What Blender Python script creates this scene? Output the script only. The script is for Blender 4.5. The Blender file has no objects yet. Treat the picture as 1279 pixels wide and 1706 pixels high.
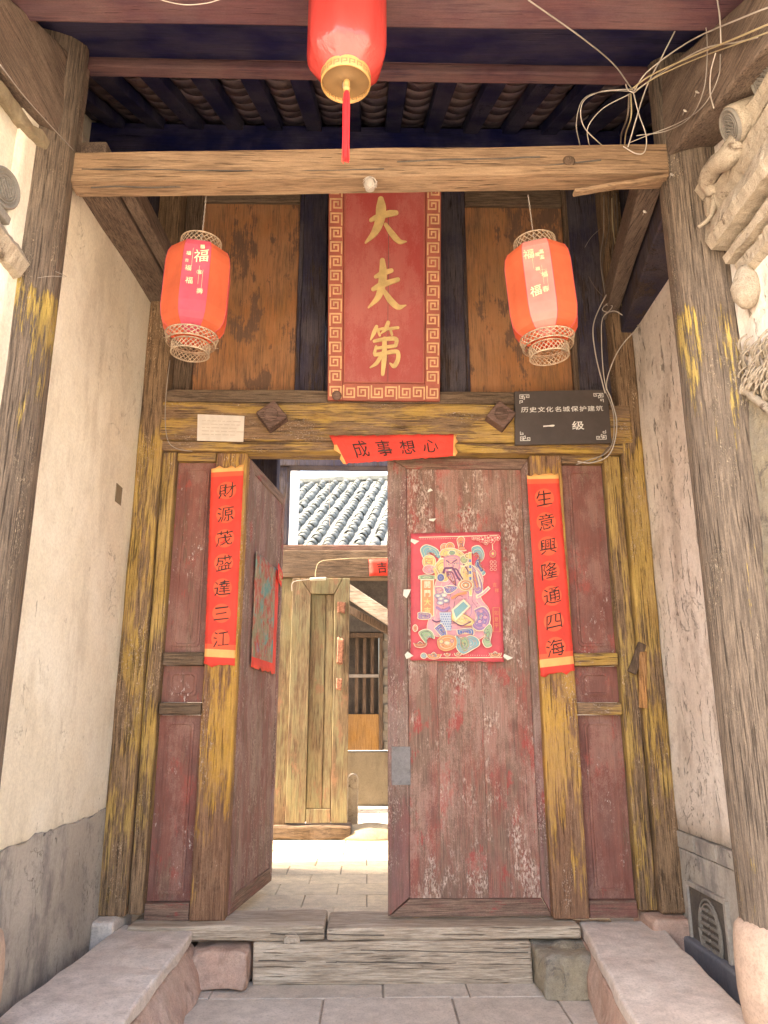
import bpy, bmesh, math, random
from mathutils import Vector, Matrix, noise
random.seed(7)
R = math.radians
scene = bpy.context.scene
COL = scene.collection
# ------------------------------------------------------------------ camera, sky, sun, exposure
FPX, CX, CY, PITCH, YAW, EYE = 1256.0, 639.5, 853.0, R(14.8), R(-1.2), 1.326
cam_d = bpy.data.cameras.new('camera'); cam = bpy.data.objects.new('camera', cam_d); COL.objects.link(cam)
cam_d.sensor_fit = 'VERTICAL'; cam_d.sensor_height = 36; cam_d.lens = 36*FPX/1706
cam_d.clip_start = .05; cam_d.clip_end = 500
cam.location = (0, 0, EYE); cam.rotation_euler = (R(90)+PITCH, 0, YAW)
scene.camera = cam
SUN_EL, SUN_AZ = R(47), R(270-5)          # sun stands to the left, along the facade
sdir = Vector((math.sin(SUN_AZ)*math.cos(SUN_EL), math.cos(SUN_AZ)*math.cos(SUN_EL), math.sin(SUN_EL)))
world = bpy.data.worlds.new('World'); scene.world = world; world.use_nodes = True
wt = world.node_tree; wt.nodes.clear()
sky = wt.nodes.new('ShaderNodeTexSky'); sky.sky_type = 'NISHITA'; sky.sun_disc = False
sky.sun_elevation = SUN_EL; sky.sun_rotation = SUN_AZ; sky.dust_density = 4.0; sky.air_density = 1.0; sky.ozone_density = .6
bgn = wt.nodes.new('ShaderNodeBackground'); bgn.inputs[1].default_value = .15
wo = wt.nodes.new('ShaderNodeOutputWorld')
wt.links.new(sky.outputs[0], bgn.inputs[0]); wt.links.new(bgn.outputs[0], wo.inputs[0])
sl = bpy.data.lights.new('sun', 'SUN'); sl.energy = 2.5; sl.angle = R(.5); sl.color = (1, .93, .82)
so = bpy.data.objects.new('sun', sl); COL.objects.link(so); so.rotation_euler = sdir.to_track_quat('Z', 'Y').to_euler()
so.location = (-6, 3, 9)
vs = scene.view_settings; vs.view_transform = 'Standard'; vs.look = 'None'; vs.gamma = 1; vs.use_curve_mapping = False
vs.exposure = 3.22
vs.use_white_balance = True; vs.white_balance_temperature = 7400; vs.white_balance_tint = 11
scene.cycles.max_bounces = 10; scene.cycles.diffuse_bounces = 7; scene.cycles.transparent_max_bounces = 12

# ------------------------------------------------------------------ measuring: photo pixel -> point on a plane of the place
RM = cam.rotation_euler.to_matrix()
def ray(px, py): return RM @ Vector(((px-CX)/FPX, -(py-CY)/FPX, -1))
def aY(px, py, Y): d = ray(px, py); t = Y/d.y; return Vector((d.x*t, Y, EYE+d.z*t))
def aX(px, py, X): d = ray(px, py); t = X/d.x; return Vector((X, d.y*t, EYE+d.z*t))
def aZ(px, py, Z): d = ray(px, py); t = (Z-EYE)/d.z; return Vector((d.x*t, d.y*t, Z))
D = 4.4
def FX(px, py=1150, Y=D): return aY(px, py, Y).x
def FZ(py, Y=D, px=639): return aY(px, py, Y).z

# ------------------------------------------------------------------ materials
class G:
    def __init__(s, name):
        m = bpy.data.materials.new(name); m.use_nodes = True; s.m = m; s.t = m.node_tree; s.t.nodes.clear()
        s.out = s.t.nodes.new('ShaderNodeOutputMaterial'); s.v = None
    def new(s, ty, **k):
        n = s.t.nodes.new(ty)
        for a, b in k.items(): setattr(n, a, b)
        return n
    def put(s, sock, val):
        if isinstance(val, bpy.types.NodeSocket): s.t.links.new(val, sock)
        elif isinstance(val, tuple) and len(val) == 3 and sock.type == 'RGBA': sock.default_value = (*val, 1)
        else: sock.default_value = val
    def vec(s):
        if s.v is None:
            tc = s.new('ShaderNodeTexCoord'); oi = s.new('ShaderNodeObjectInfo')
            a = s.new('ShaderNodeVectorMath', operation='SCALE'); a.inputs[0].default_value = (31, 47, 23); s.put(a.inputs['Scale'], oi.outputs['Random'])
            b = s.new('ShaderNodeVectorMath', operation='ADD'); s.put(b.inputs[0], tc.outputs['Object']); s.put(b.inputs[1], a.outputs[0]); s.v = b.outputs[0]
        return s.v
    def noise(s, sc, det=5, ro=.6, off=0, dist=0):
        mp = s.new('ShaderNodeMapping'); s.put(mp.inputs[0], s.vec()); mp.inputs['Scale'].default_value = sc if isinstance(sc, tuple) else (sc,)*3
        mp.inputs['Location'].default_value = (off, off*1.7, off*.6)
        n = s.new('ShaderNodeTexNoise'); n.inputs['Scale'].default_value = 1; n.inputs['Detail'].default_value = det; n.inputs['Roughness'].default_value = ro
        n.inputs['Distortion'].default_value = dist; s.put(n.inputs['Vector'], mp.outputs[0]); return n.outputs['Fac']
    def vor(s, sc, feat='DISTANCE_TO_EDGE'):
        mp = s.new('ShaderNodeMapping'); s.put(mp.inputs[0], s.vec()); mp.inputs['Scale'].default_value = sc if isinstance(sc, tuple) else (sc,)*3
        n = s.new('ShaderNodeTexVoronoi', feature=feat); n.inputs['Scale'].default_value = 1; s.put(n.inputs['Vector'], mp.outputs[0]); return n.outputs['Distance']
    def mt(s, op, a, b=0.0, clamp=False):
        n = s.new('ShaderNodeMath', operation=op, use_clamp=clamp); s.put(n.inputs[0], a); s.put(n.inputs[1], b); return n.outputs[0]
    def ss(s, f, a, b, lo=0., hi=1.):
        n = s.new('ShaderNodeMapRange'); n.interpolation_type = 'SMOOTHSTEP'; s.put(n.inputs[0], f)
        for i, v in enumerate((a, b, lo, hi)): n.inputs[i+1].default_value = v
        return n.outputs[0]
    def mix(s, f, a, b):
        n = s.new('ShaderNodeMix', data_type='RGBA'); s.put(n.inputs[0], f); s.put(n.inputs[6], a); s.put(n.inputs[7], b); return n.outputs[2]
    def scale(s, col, f):
        n = s.new('ShaderNodeVectorMath', operation='SCALE'); s.put(n.inputs[0], col); s.put(n.inputs['Scale'], f); return n.outputs[0]
    def posz(s):
        g = s.new('ShaderNodeNewGeometry'); x = s.new('ShaderNodeSeparateXYZ'); s.put(x.inputs[0], g.outputs['Position']); return x.outputs[2]
    def fin(s, col, h=None, rough=.85, dist=.004, strength=1., spec=.25, metal=0.):
        b = s.new('ShaderNodeBsdfPrincipled'); s.put(b.inputs['Base Color'], col); s.put(b.inputs['Roughness'], rough)
        b.inputs['Specular IOR Level'].default_value = spec; b.inputs['Metallic'].default_value = metal
        if h is not None:
            bp = s.new('ShaderNodeBump'); bp.inputs['Distance'].default_value = dist; bp.inputs['Strength'].default_value = strength
            s.put(bp.inputs['Height'], h); s.t.links.new(bp.outputs[0], b.inputs['Normal'])
        s.t.links.new(b.outputs[0], s.out.inputs[0]); return s.m
def lerp(a, b, t): return tuple(x+(y-x)*t for x, y in zip(a, b))
AX = {'Z': lambda a, b: (a, a, b), 'X': lambda a, b: (b, a, a), 'Y': lambda a, b: (a, b, a)}

def wood(name, paint, under, dark, ax='Z', peel=.5, flake=None, famt=.5, crack=.5, rough=.85, paint2=None, patch=None, pamt=.6, bump=.004, zfade=None, fs=1., grain=1., pscale=1., edge=.02, fd=0., dust=None, damt=.5):
    g = G(name); S = AX[ax]
    f1 = g.noise(S(34, 2.6), 8, .72); f2 = g.noise(S(6*pscale, 1.6*pscale), 6, .65, 5); f3 = g.noise(S(150, 6), 5, .75, 9); f4 = g.noise(S(120, 3.2), 3, .6, 3)
    f5 = g.noise(2.6, 4, .6, 14); f6 = g.noise(S(230, 120), 3, .7, 17); f7 = g.noise(S(14, 3), 6, .7, 27)
    s = g.mt('ADD', g.mt('MULTIPLY', f1, .40), g.mt('ADD', g.mt('MULTIPLY', f2, .60), g.mt('MULTIPLY', g.mt('SUBTRACT', f3, .5), .30)))
    s = g.mt('ADD', s, g.mt('MULTIPLY', g.mt('SUBTRACT', f6, .5), .10))
    if zfade:     # worn differently with height: list of (z, shift of the peel threshold)
        cr = g.new('ShaderNodeFloatCurve'); z0, z1 = zfade[0][0], zfade[-1][0]
        zz = g.mt('DIVIDE', g.mt('SUBTRACT', g.posz(), z0), z1-z0, True); g.put(cr.inputs[1], zz)
        c = cr.mapping.curves[0]
        for i, (z, v) in enumerate(zfade):
            p = ((z-z0)/(z1-z0), .5+v)
            if i == 0: c.points[0].location = p
            elif i == len(zfade)-1: c.points[-1].location = p
            else: c.points.new(*p)
        s = g.mt('ADD', s, g.mt('SUBTRACT', cr.outputs[0], .5))
    p = g.ss(s, peel-edge, peel+edge)
    pv = g.mix(g.ss(f7, .36, .66), paint, paint2 or lerp(paint, dark, .35))
    pv = g.mix(g.ss(f5, .35, .65, 0, .30), pv, lerp(paint, (.5, .42, .33), .3))
    uv = g.mix(g.ss(f3, .35, .7, 0, .8), under, dark); uv = g.mix(g.ss(f7, .4, .62, 0, .45), uv, lerp(under, dark, .55))
    col = g.mix(p, pv, uv)
    if patch:
        q = g.ss(g.mt('ADD', g.noise(S(6, 2.8), 6, .7, 21), g.mt('MULTIPLY', g.mt('SUBTRACT', f3, .5), .35)), pamt, pamt+.05); col = g.mix(q, col, patch)
    cm = g.ss(f4, .70-crack*.13, .76-crack*.13); col = g.mix(g.mt('MULTIPLY', cm, .75), col, lerp(dark, (.005, .004, .004), .3))
    if dust:
        dq = g.ss(g.mt('ADD', g.noise(S(4.5, 2.2), 7, .74, 71), g.mt('MULTIPLY', g.mt('SUBTRACT', f6, .5), .3)), .47, .60, 0, damt); col = g.mix(dq, col, dust)
    h = g.mt('SUBTRACT', g.mt('MULTIPLY', f3, .5), g.mt('ADD', g.mt('MULTIPLY', p, .4), cm))
    if flake:
        fl = g.mt('MULTIPLY', g.ss(g.noise(S(150*fs, 62*fs), 5, .75, 33), .60-famt*.12-fd, .64-famt*.12-fd), g.ss(g.noise(S(6, 2.4), 6, .72, 40), .62-famt*.20, .72-famt*.20))
        fc = g.mix(g.ss(g.noise(S(40, 20), 3, .6, 44), .4, .6), flake, lerp(flake, under, .55))
        col = g.mix(fl, col, fc); h = g.mt('SUBTRACT', h, g.mt('MULTIPLY', fl, .6))
    col = g.scale(col, g.ss(f3, .25, .75, 1+.28*grain, 1-.34*grain)); col = g.scale(col, g.ss(f6, .3, .7, 1-.13*grain, 1+.13*grain))
    return g.fin(col, h, rough, bump)

Y1, Y2 = (.44, .27, .06), (.30, .17, .045)
M = {}
M['yellow'] = wood('yellow_painted_wood', (.52, .29, .05), (.29, .155, .09), (.09, .045, .03), 'Z', .50, (.70, .52, .40), .45, .6, paint2=(.38, .195, .055), zfade=[(0, .14), (.45, .07), (.9, .0), (2.9, -.02)], edge=.035, grain=.75, dust=(.32, .19, .115), damt=.4)
M['yellow_post'] = wood('worn_yellow_post_wood', (.46, .30, .085), (.30, .19, .11), (.065, .043, .03), 'Z', .50, (.68, .5, .34), .5, .95, paint2=(.33, .20, .06), zfade=[(0, .14), (.5, .05), (1.2, 0), (2.7, -.02), (3.3, .25), (5.2, .3)], edge=.03, grain=.95, dust=(.33, .21, .12), damt=.35)
M['yellow_h'] = wood('yellow_painted_lintel_wood', (.47, .29, .065), (.28, .17, .095), (.09, .055, .036), 'X', .50, (.62, .5, .42), .45, .8, paint2=(.34, .195, .06), edge=.035, grain=.8, dust=(.30, .20, .13), damt=.35)
M['maroon'] = wood('maroon_painted_panel', (.23, .082, .062), (.28, .165, .115), (.11, .05, .038), 'Z', .575, (.80, .70, .64), .35, .15, paint2=(.165, .064, .052), patch=(.31, .085, .065), pamt=.57, rough=.6, bump=.002, fs=.45, grain=.5, dust=(.36, .22, .175), damt=.4)
M['door'] = wood('flaking_maroon_door_paint', (.29, .088, .066), (.29, .185, .135), (.12, .068, .053), 'Z', .50, (.62, .46, .38), .60, .12, paint2=(.19, .086, .072), patch=(.36, .085, .07), pamt=.565, rough=.75, bump=.003, pscale=1.0, fs=.7, edge=.09, fd=.05, grain=.6, dust=(.44, .27, .215), damt=.5)
M['door_plain'] = wood('dull_maroon_door_paint', (.25, .105, .09), (.28, .185, .14), (.12, .07, .058), 'Z', .51, (.58, .44, .38), .6, .2, paint2=(.19, .095, .088), patch=(.34, .085, .07), pamt=.62, rough=.75, bump=.003, edge=.05, grain=.6, dust=(.38, .27, .23), damt=.55)
M['door_h'] = wood('maroon_door_rail_paint', (.22, .085, .068), (.28, .18, .13), (.09, .05, .04), 'X', .46, (.5, .36, .30), .2, .35, patch=(.34, .075, .065), pamt=.62, rough=.75, bump=.003, edge=.05)
M['darkpost'] = wood('dark_blue_brown_post', (.055, .042, .055), (.10, .065, .048), (.02, .018, .026), 'Z', .54, (.3, .25, .2), -.35, .35, paint2=(.035, .032, .06))
M['brownwood'] = wood('old_brown_wood', (.15, .095, .062), (.19, .125, .08), (.04, .028, .022), 'Z', .5, (.45, .38, .3), -.3, .5)
M['brownwood_h'] = wood('old_brown_wood_lying', (.17, .11, .07), (.21, .14, .09), (.05, .034, .026), 'X', .5, None, 0, .5)
M['brownwood_y'] = wood('old_brown_wood_running_back', (.17, .12, .092), (.21, .15, .112), (.06, .044, .038), 'Y', .5, (.45, .38, .3), -.4, .5, edge=.07, dust=(.28, .21, .16), damt=.4)
M['beam'] = wood('bare_crossbeam_wood', (.36, .235, .14), (.29, .185, .11), (.12, .075, .05), 'X', .5, None, 0, .65, paint2=(.27, .17, .10), edge=.1, grain=.6)
M['orange'] = wood('orange_stained_board', (.36, .15, .06), (.22, .12, .065), (.12, .075, .048), 'Z', .55, None, 0, -.2, paint2=(.31, .145, .058), patch=(.16, .09, .058), pamt=.52, rough=.65, bump=.0015, pscale=1.3, edge=.1, grain=.5)
M['column'] = wood('worn_column_wood', (.46, .33, .09), (.21, .16, .12), (.07, .055, .046), 'Z', .435, (.50, .40, .29), .5, .75, paint2=(.30, .21, .08), zfade=[(0, .05), (.9, .05), (1.6, .06), (2.2, .05), (2.6, .0), (2.95, -.06), (3.12, .3), (5, .3)])
M['threshold'] = wood('grey_brown_weathered_threshold_wood', (.62, .52, .41), (.50, .40, .30), (.19, .14, .10), 'X', .5, None, 0, .6, paint2=(.44, .34, .25), bump=.007, edge=.1, grain=.6)
M['purlin'] = wood('purplish_purlin_paint', (.125, .055, .06), (.09, .05, .058), (.03, .02, .05), 'X', .6, (.32, .2, .16), -.3, .3, edge=.08, grain=.6)
M['blue'] = wood('dark_blue_board', (.005, .007, .065), (.012, .014, .055), (.003, .004, .025), 'X', .6, (.15, .13, .16), -.35, .2, rough=.7)  # dark blue tone for boards of the porch ceiling
M['rafter'] = wood('dark_blue_rafter', (.005, .007, .055), (.010, .012, .045), (.003, .004, .02), 'Y', .6, None, 0, .2)
M['greendoor'] = wood('green_brown_door_boards', (.25, .19, .10), (.23, .15, .088), (.07, .045, .03), 'Z', .50, (.42, .32, .21), .2, .4, paint2=(.19, .18, .10), patch=(.27, .155, .095), pamt=.58, edge=.07, grain=.7)
M['ochre'] = wood('ochre_far_board', (.38, .20, .06), (.3, .16, .06), (.12, .07, .04), 'Z', .6, None, 0, .2)
M['splint'] = wood('freshly_split_orange_wood', (.48, .24, .09), (.36, .18, .07), (.12, .06, .03), 'Z', .5, None, 0, .6)

def plaster(name, c1, c2, c3, streak=.5, bump=.003, spots=.0, blot=.5, crack=.3):
    g = G(name)
    a = g.noise(1.5, 6, .62); b = g.noise((4, 4, 1.5), 8, .7, 7); c = g.noise(70, 5, .75, 3); d = g.noise((22, 22, 6), 6, .75, 11, .6); e = g.noise(9, 6, .75, 19)
    w = g.noise((2.2, 2.2, .55), 7, .72, 31); k = g.noise((2.6, 2.6, 1.7), 7, .62, 51, 1.2)
    col = g.mix(g.ss(a, .38, .62), c1, c2); col = g.mix(g.ss(b, .48, .66, 0, streak), col, c3); col = g.mix(g.ss(e, .5, .68, 0, blot), col, lerp(c1, c3, .7))
    col = g.mix(g.ss(w, .55, .72, 0, .55), col, lerp(c3, (.25, .2, .15), .35))
    sp = g.ss(d, .66-spots, .70-spots); col = g.mix(g.mt('MULTIPLY', sp, .75), col, lerp(c3, (.1, .08, .07), .5))
    ck = g.mt('MULTIPLY', g.ss(g.mt('ABSOLUTE', g.mt('SUBTRACT', k, .5)), .0, .0035, 1, 0), g.ss(g.noise(1.7, 3, .5, 61), .52, .58)); col = g.mix(g.mt('MULTIPLY', ck, crack), col, lerp(c3, (.05, .04, .03), .7))
    col = g.scale(col, g.ss(c, .3, .7, .90, 1.08))
    h = g.mt('SUBTRACT', g.mt('MULTIPLY', c, .35), g.mt('MULTIPLY', sp, .7)); h = g.mt('SUBTRACT', h, g.mt('MULTIPLY', ck, 1.5*crack))
    h = g.mt('ADD', h, g.mt('MULTIPLY', b, .9))
    return g.fin(col, h, .9, bump)
M['lime'] = plaster('limewashed_plaster', (.79, .72, .58), (.85, .80, .68), (.60, .53, .41), .6, .005, spots=.0, blot=.4, crack=.4)
M['lime_r'] = plaster('stained_pinkish_plaster', (.74, .655, .57), (.82, .745, .665), (.47, .39, .32), .8, .010, spots=.06, blot=.7, crack=.45)
M['dado'] = plaster('grey_cement_dado', (.37, .335, .29), (.47, .43, .375), (.20, .185, .18), .9, .010, spots=.02, blot=.8, crack=.6)
M['skirt'] = plaster('blue_grey_skirting', (.15, .155, .18), (.2, .2, .21), (.09, .095, .12), .7, .005)
M['whitew'] = plaster('white_far_wall', (.72, .70, .66), (.66, .63, .6), (.5, .46, .42), .5)
M['mud'] = plaster('earthen_far_wall', (.30, .245, .165), (.25, .20, .13), (.16, .12, .08), .7, .006)

def stone(name, c1, c2, c3, bump=.003, sc=1., rough=.88, worn=.5):
    g = G(name)
    a = g.noise(2.2*sc, 6, .62); b = g.noise(14*sc, 6, .7, 4); c = g.noise(110*sc, 3, .7, 9); v = g.noise(5*sc, 6, .75, 13, .8)
    col = g.mix(g.ss(a, .35, .68), c1, c2); col = g.mix(g.ss(v, .55, .66, 0, worn), col, c3); col = g.mix(g.ss(c, .45, .7, 0, .35), col, lerp(c3, (.05, .045, .04), .5)); col = g.scale(col, g.ss(b, .3, .7, .86, 1.12))
    return g.fin(col, g.mt('ADD', g.mt('MULTIPLY', b, .8), g.mt('MULTIPLY', c, .25)), rough, bump)
M['bench'] = stone('grey_pink_bench_stone', (.64, .545, .475), (.71, .625, .55), (.46, .385, .33), .004)
M['bench_red'] = stone('reddish_hewn_stone', (.54, .35, .27), (.58, .43, .35), (.38, .25, .19), .014, 1.4, worn=.8)
M['paver'] = stone('grey_paving_stone', (.53, .46, .39), (.60, .525, .45), (.38, .32, .27), .003)
M['paver_in'] = stone('beige_passage_tile', (.70, .59, .42), (.64, .54, .40), (.48, .40, .29), .0018)
M['joint'] = stone('dirt_joint', (.33, .28, .23), (.38, .33, .27), (.22, .18, .15), .004)
M['drum'] = stone('pinkish_drum_stone', (.55, .40, .30), (.48, .35, .27), (.36, .26, .2), .003)
M['carve'] = stone('pale_carved_brick', (.42, .345, .26), (.50, .42, .325), (.17, .125, .09), .018, 1.7, worn=1.)
M['rough'] = stone('rough_mottled_stone', (.42, .35, .24), (.34, .30, .25), (.20, .17, .14), .03, 1.8, worn=.9)
M['tile_disc'] = stone('grey_tile_relief', (.22, .20, .175), (.27, .245, .21), (.14, .125, .11), .003, 2)
M['underside'] = stone('dark_tile_underside', (.22, .17, .17), (.15, .12, .15), (.06, .05, .09), .006, 2, worn=.8)  # tile undersides mottled from grey-brown to dark purplish
M['rooftile'] = stone('grey_lichened_roof_tile', (.13, .135, .125), (.20, .205, .18), (.075, .08, .075), .004, 3, worn=.7)
M['vent'] = stone('dark_vent_and_shade', (.10, .085, .075), (.14, .12, .10), (.05, .042, .038), .006, 3)  # dark vent tone, also used for the shade panels of the far house
M['brick'] = stone('old_grey_brick', (.28, .25, .21), (.34, .30, .24), (.2, .17, .14), .005, 3)
M['earth'] = stone('pale_lane_ground', (.52, .46, .38), (.58, .52, .43), (.42, .37, .3), .004)

def plain(name, col, rough=.6, var=.12, metal=0., bump=.0, spec=.4, sc=8):
    g = G(name); a = g.noise(sc, 5, .65); c = g.mix(g.ss(a, .3, .7), tuple(x*(1-var) for x in col), tuple(min(1, x*(1+var)) for x in col))
    return g.fin(c, g.noise(sc*9, 3, .6, 5) if bump else None, rough, bump or .001, 1, spec, metal)
M['redpaper'] = plain('red_couplet_paper', (.74, .06, .04), .75, .16, bump=.003, sc=5)
M['redlight'] = plain('printed_medallion_orange', (.86, .12, .055), .75, .06)
M['goldprint'] = plain('gold_printed_band', (.86, .42, .14), .55, .12)
M['ink'] = plain('black_ink', (.045, .018, .012), .6, .2)
M['plaque'] = wood('red_lacquered_plaque', (.36, .055, .048), (.31, .085, .07), (.2, .04, .035), 'Z', .68, None, 0, -.6, paint2=(.36, .055, .048), rough=.45, bump=.001, grain=.15, dust=(.46, .16, .13), damt=.4)
M['plaqueborder'] = plain('red_brown_plaque_frame', (.36, .095, .06), .6, .15, bump=.002)
M['gold'] = plain('dull_gold_lettering', (.56, .38, .15), .5, .18, bump=.001, sc=14)
M['goldline'] = plain('pale_gilded_fretwork', (.62, .36, .18), .6, .18, sc=14)
M['brass'] = plain('aged_bronze_openwork', (.38, .275, .18), .55, .3, metal=0, sc=30)
M['plate'] = plain('dark_brown_plate', (.075, .058, .05), .45, .12)
M['platewhite'] = plain('white_engraved_lettering', (.74, .70, .64), .6, .05)
M['notice'] = plain('blank_aluminium_notice', (.66, .58, .50), .4, .08, sc=20)
M['faint'] = plain('faded_notice_print', (.55, .46, .38), .6, .08)
M['cable'] = plain('dusty_grey_cable', (.34, .30, .26), .6, .15)
M['cable_w'] = plain('white_cable', (.52, .46, .40), .6, .15)
M['cable_y'] = plain('yellowed_cable', (.46, .37, .22), .6, .15)
M['cable_d'] = plain('brown_cable', (.15, .115, .09), .6, .15)
M['cream'] = plain('cream_plastic', (.72, .66, .55), .5, .06)
M['pin'] = wood('door_pin_wood', (.19, .11, .085), (.15, .09, .065), (.05, .03, .03), 'X', .52, None, 0, .2, rough=.75)
M['iron'] = stone('grey_iron_patch', (.22, .205, .20), (.26, .24, .235), (.14, .12, .12), .001, 3, .6)
M['tassel'] = plain('red_tassel_thread', (.78, .03, .035), .7, .15, sc=60)
M['goldcap'] = plain('gold_lantern_cap', (.50, .28, .10), .4, .15)
M['capdisc'] = plain('tan_cap_disc', (.26, .155, .07), .5, .12)
M['faded'] = plain('faded_red_paper', (.36, .16, .10), .8, .45, sc=40)
def cloth(name, col, tr=.5, rough=.5, spec=.3, var=.08):
    g = G(name); a = g.noise(3.5, 4, .6); w = g.noise((90, 90, 260), 2, .5, 6)
    c = g.mix(g.ss(a, .3, .7), tuple(x*(1-var) for x in col), tuple(min(1, x*(1+var)) for x in col))
    b = g.new('ShaderNodeBsdfPrincipled'); g.put(b.inputs['Base Color'], c); b.inputs['Roughness'].default_value = rough; b.inputs['Specular IOR Level'].default_value = spec
    t = g.new('ShaderNodeBsdfTranslucent'); g.put(t.inputs[0], c); mx = g.new('ShaderNodeMixShader'); mx.inputs[0].default_value = tr
    wr = g.noise((14, 14, 5), 4, .6, 22, .8); bp = g.new('ShaderNodeBump'); bp.inputs['Distance'].default_value = .006; g.put(bp.inputs['Height'], g.mt('ADD', g.mt('MULTIPLY', w, .08), wr)); g.t.links.new(bp.outputs[0], b.inputs['Normal'])
    g.t.links.new(b.outputs[0], mx.inputs[1]); g.t.links.new(t.outputs[0], mx.inputs[2]); g.t.links.new(mx.outputs[0], g.out.inputs[0]); return g.m
M['lant'] = cloth('coral_red_lantern_cloth', (.82, .21, .10), .5, var=.14)
M['lant_mag'] = cloth('magenta_lantern_panel', (.70, .12, .17), .4, var=.2)
M['lant_pink'] = cloth('faded_pink_lantern_panel', (.80, .30, .25), .4, var=.15)
M['lant_big'] = cloth('glossy_red_lantern_plastic', (.72, .085, .075), .3, .2, .9, var=.06)
M['lant_print'] = plain('pale_gold_lantern_print', (.85, .66, .38), .5, .1)
for k, c in dict(p_red=(.58, .085, .105), p_cream=(.78, .66, .46), p_yel=(.72, .52, .20), p_blue=(.12, .18, .38), p_teal=(.20, .38, .40), p_green=(.30, .42, .24), p_pur=(.32, .19, .36), p_pink=(.66, .32, .36), p_skin=(.60, .28, .34), p_or=(.66, .26, .12), p_dk=(.16, .06, .13), p_lb=(.46, .50, .56)).items():
    M[k] = plain('poster_print_'+{'p_red': 'red', 'p_cream': 'cream', 'p_yel': 'yellow', 'p_blue': 'blue', 'p_teal': 'teal', 'p_green': 'green', 'p_pur': 'purple', 'p_pink': 'pink', 'p_skin': 'rose', 'p_or': 'orange', 'p_dk': 'dark', 'p_lb': 'pale_blue'}[k], c, .6, .1, sc=12)

# ------------------------------------------------------------------ objects
ORG = {}
def tag(o, label=None, cat=None, group=None, kind=None):
    if label: o['label'] = label
    if cat: o['category'] = cat
    if group: o['group'] = group
    if kind: o['kind'] = kind
    return o
def thing(name, label, cat, loc, group=None, rot=(0, 0, 0)):
    o = bpy.data.objects.new(name, None); COL.objects.link(o); o.location = loc; o.rotation_euler = rot; o.empty_display_size = .1
    ORG[o] = Vector(loc); return tag(o, label, cat, group)
def obj(name, bm, mat, parent=None, label=None, local=False, smooth=False):
    """one mesh object; vertices are given in world metres unless local"""
    if smooth:
        for f in bm.faces: f.smooth = True
    me = bpy.data.meshes.new(name); bm.to_mesh(me); bm.free()
    for m in (mat if isinstance(mat, (list, tuple)) else [mat]): me.materials.append(m)
    o = bpy.data.objects.new(name, me); COL.objects.link(o)
    if parent is not None:
        o.parent = parent
        if not local: me.transform(Matrix.Translation(-ORG[parent]))
        ORG[o] = ORG[parent]
    elif not local:
        c = [v.co for v in me.vertices]
        b = Vector(((min(v.x for v in c)+max(v.x for v in c))/2, (min(v.y for v in c)+max(v.y for v in c))/2, min(v.z for v in c)))
        me.transform(Matrix.Translation(-b)); o.location = b; ORG[o] = b
    if label: o['label'] = label
    return o
def merge(bm, b2, mi=None):
    vm = {v: bm.verts.new(v.co) for v in b2.verts}
    for f in b2.faces:
        try: nf = bm.faces.new([vm[v] for v in f.verts])
        except ValueError: continue
        nf.material_index = f.material_index if mi is None else mi; nf.smooth = f.smooth
    b2.free(); return bm
def box(x0, x1, y0, y1, z0, z1, bev=.004, cuts=0, amp=0., fr=3., seed=0., bm=None, seg=2, mi=0):
    b = bmesh.new(); bmesh.ops.create_cube(b, size=1)
    c = Vector(((x0+x1)/2, (y0+y1)/2, (z0+z1)/2)); d = Vector((abs(x1-x0), abs(y1-y0), abs(z1-z0)))
    for v in b.verts: v.co = Vector((v.co.x*d.x, v.co.y*d.y, v.co.z*d.z))+c
    if bev: bmesh.ops.bevel(b, geom=b.edges[:], offset=min(bev, min(d)*.3), segments=seg, affect='EDGES', profile=.5)
    if cuts:
        k = max(range(3), key=lambda i: d[i]); n = Vector((0, 0, 0)); n[k] = 1
        for i in range(1, cuts+1):
            co = c.copy(); co[k] += -d[k]/2+d[k]*i/(cuts+1)
            bmesh.ops.bisect_plane(b, geom=b.verts[:]+b.edges[:]+b.faces[:], plane_co=co, plane_no=n)
    if amp:
        for v in b.verts: v.co += noise.noise_vector(v.co*fr+Vector((seed, seed*2, 0)))*amp
    for f in b.faces: f.material_index = mi
    return merge(bm, b) if bm is not None else b
def rbox(p0, p1, w, h, bev=.006, cuts=8, amp=.004, fr=3., up=(0, 0, 1), bm=None, seed=0):
    """a bar from p0 to p1, w across and h high"""
    p0, p1 = Vector(p0), Vector(p1); L = (p1-p0).length; b = box(0, L, -w/2, w/2, -h/2, h/2, bev, cuts, amp, fr, seed)
    x = (p1-p0).normalized(); y = Vector(up).cross(x).normalized(); z = x.cross(y)
    m = Matrix((x, y, z)).transposed().to_4x4(); m.translation = p0; b.transform(m)
    return merge(bm, b) if bm is not None else b
def prism(pts, y0, y1, bm=None, mi=0, bev=0):
    b = bmesh.new(); a = [b.verts.new((x, y0, z)) for x, z in pts]; c = [b.verts.new((x, y1, z)) for x, z in pts]; n = len(pts)
    b.faces.new(a); b.faces.new(c[::-1])
    for i in range(n): b.faces.new((a[i], c[i], c[(i+1) % n], a[(i+1) % n]))
    bmesh.ops.recalc_face_normals(b, faces=b.faces[:])
    if bev: bmesh.ops.bevel(b, geom=b.edges[:], offset=bev, segments=1, affect='EDGES')
    for f in b.faces: f.material_index = mi
    return merge(bm, b) if bm is not None else b
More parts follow.
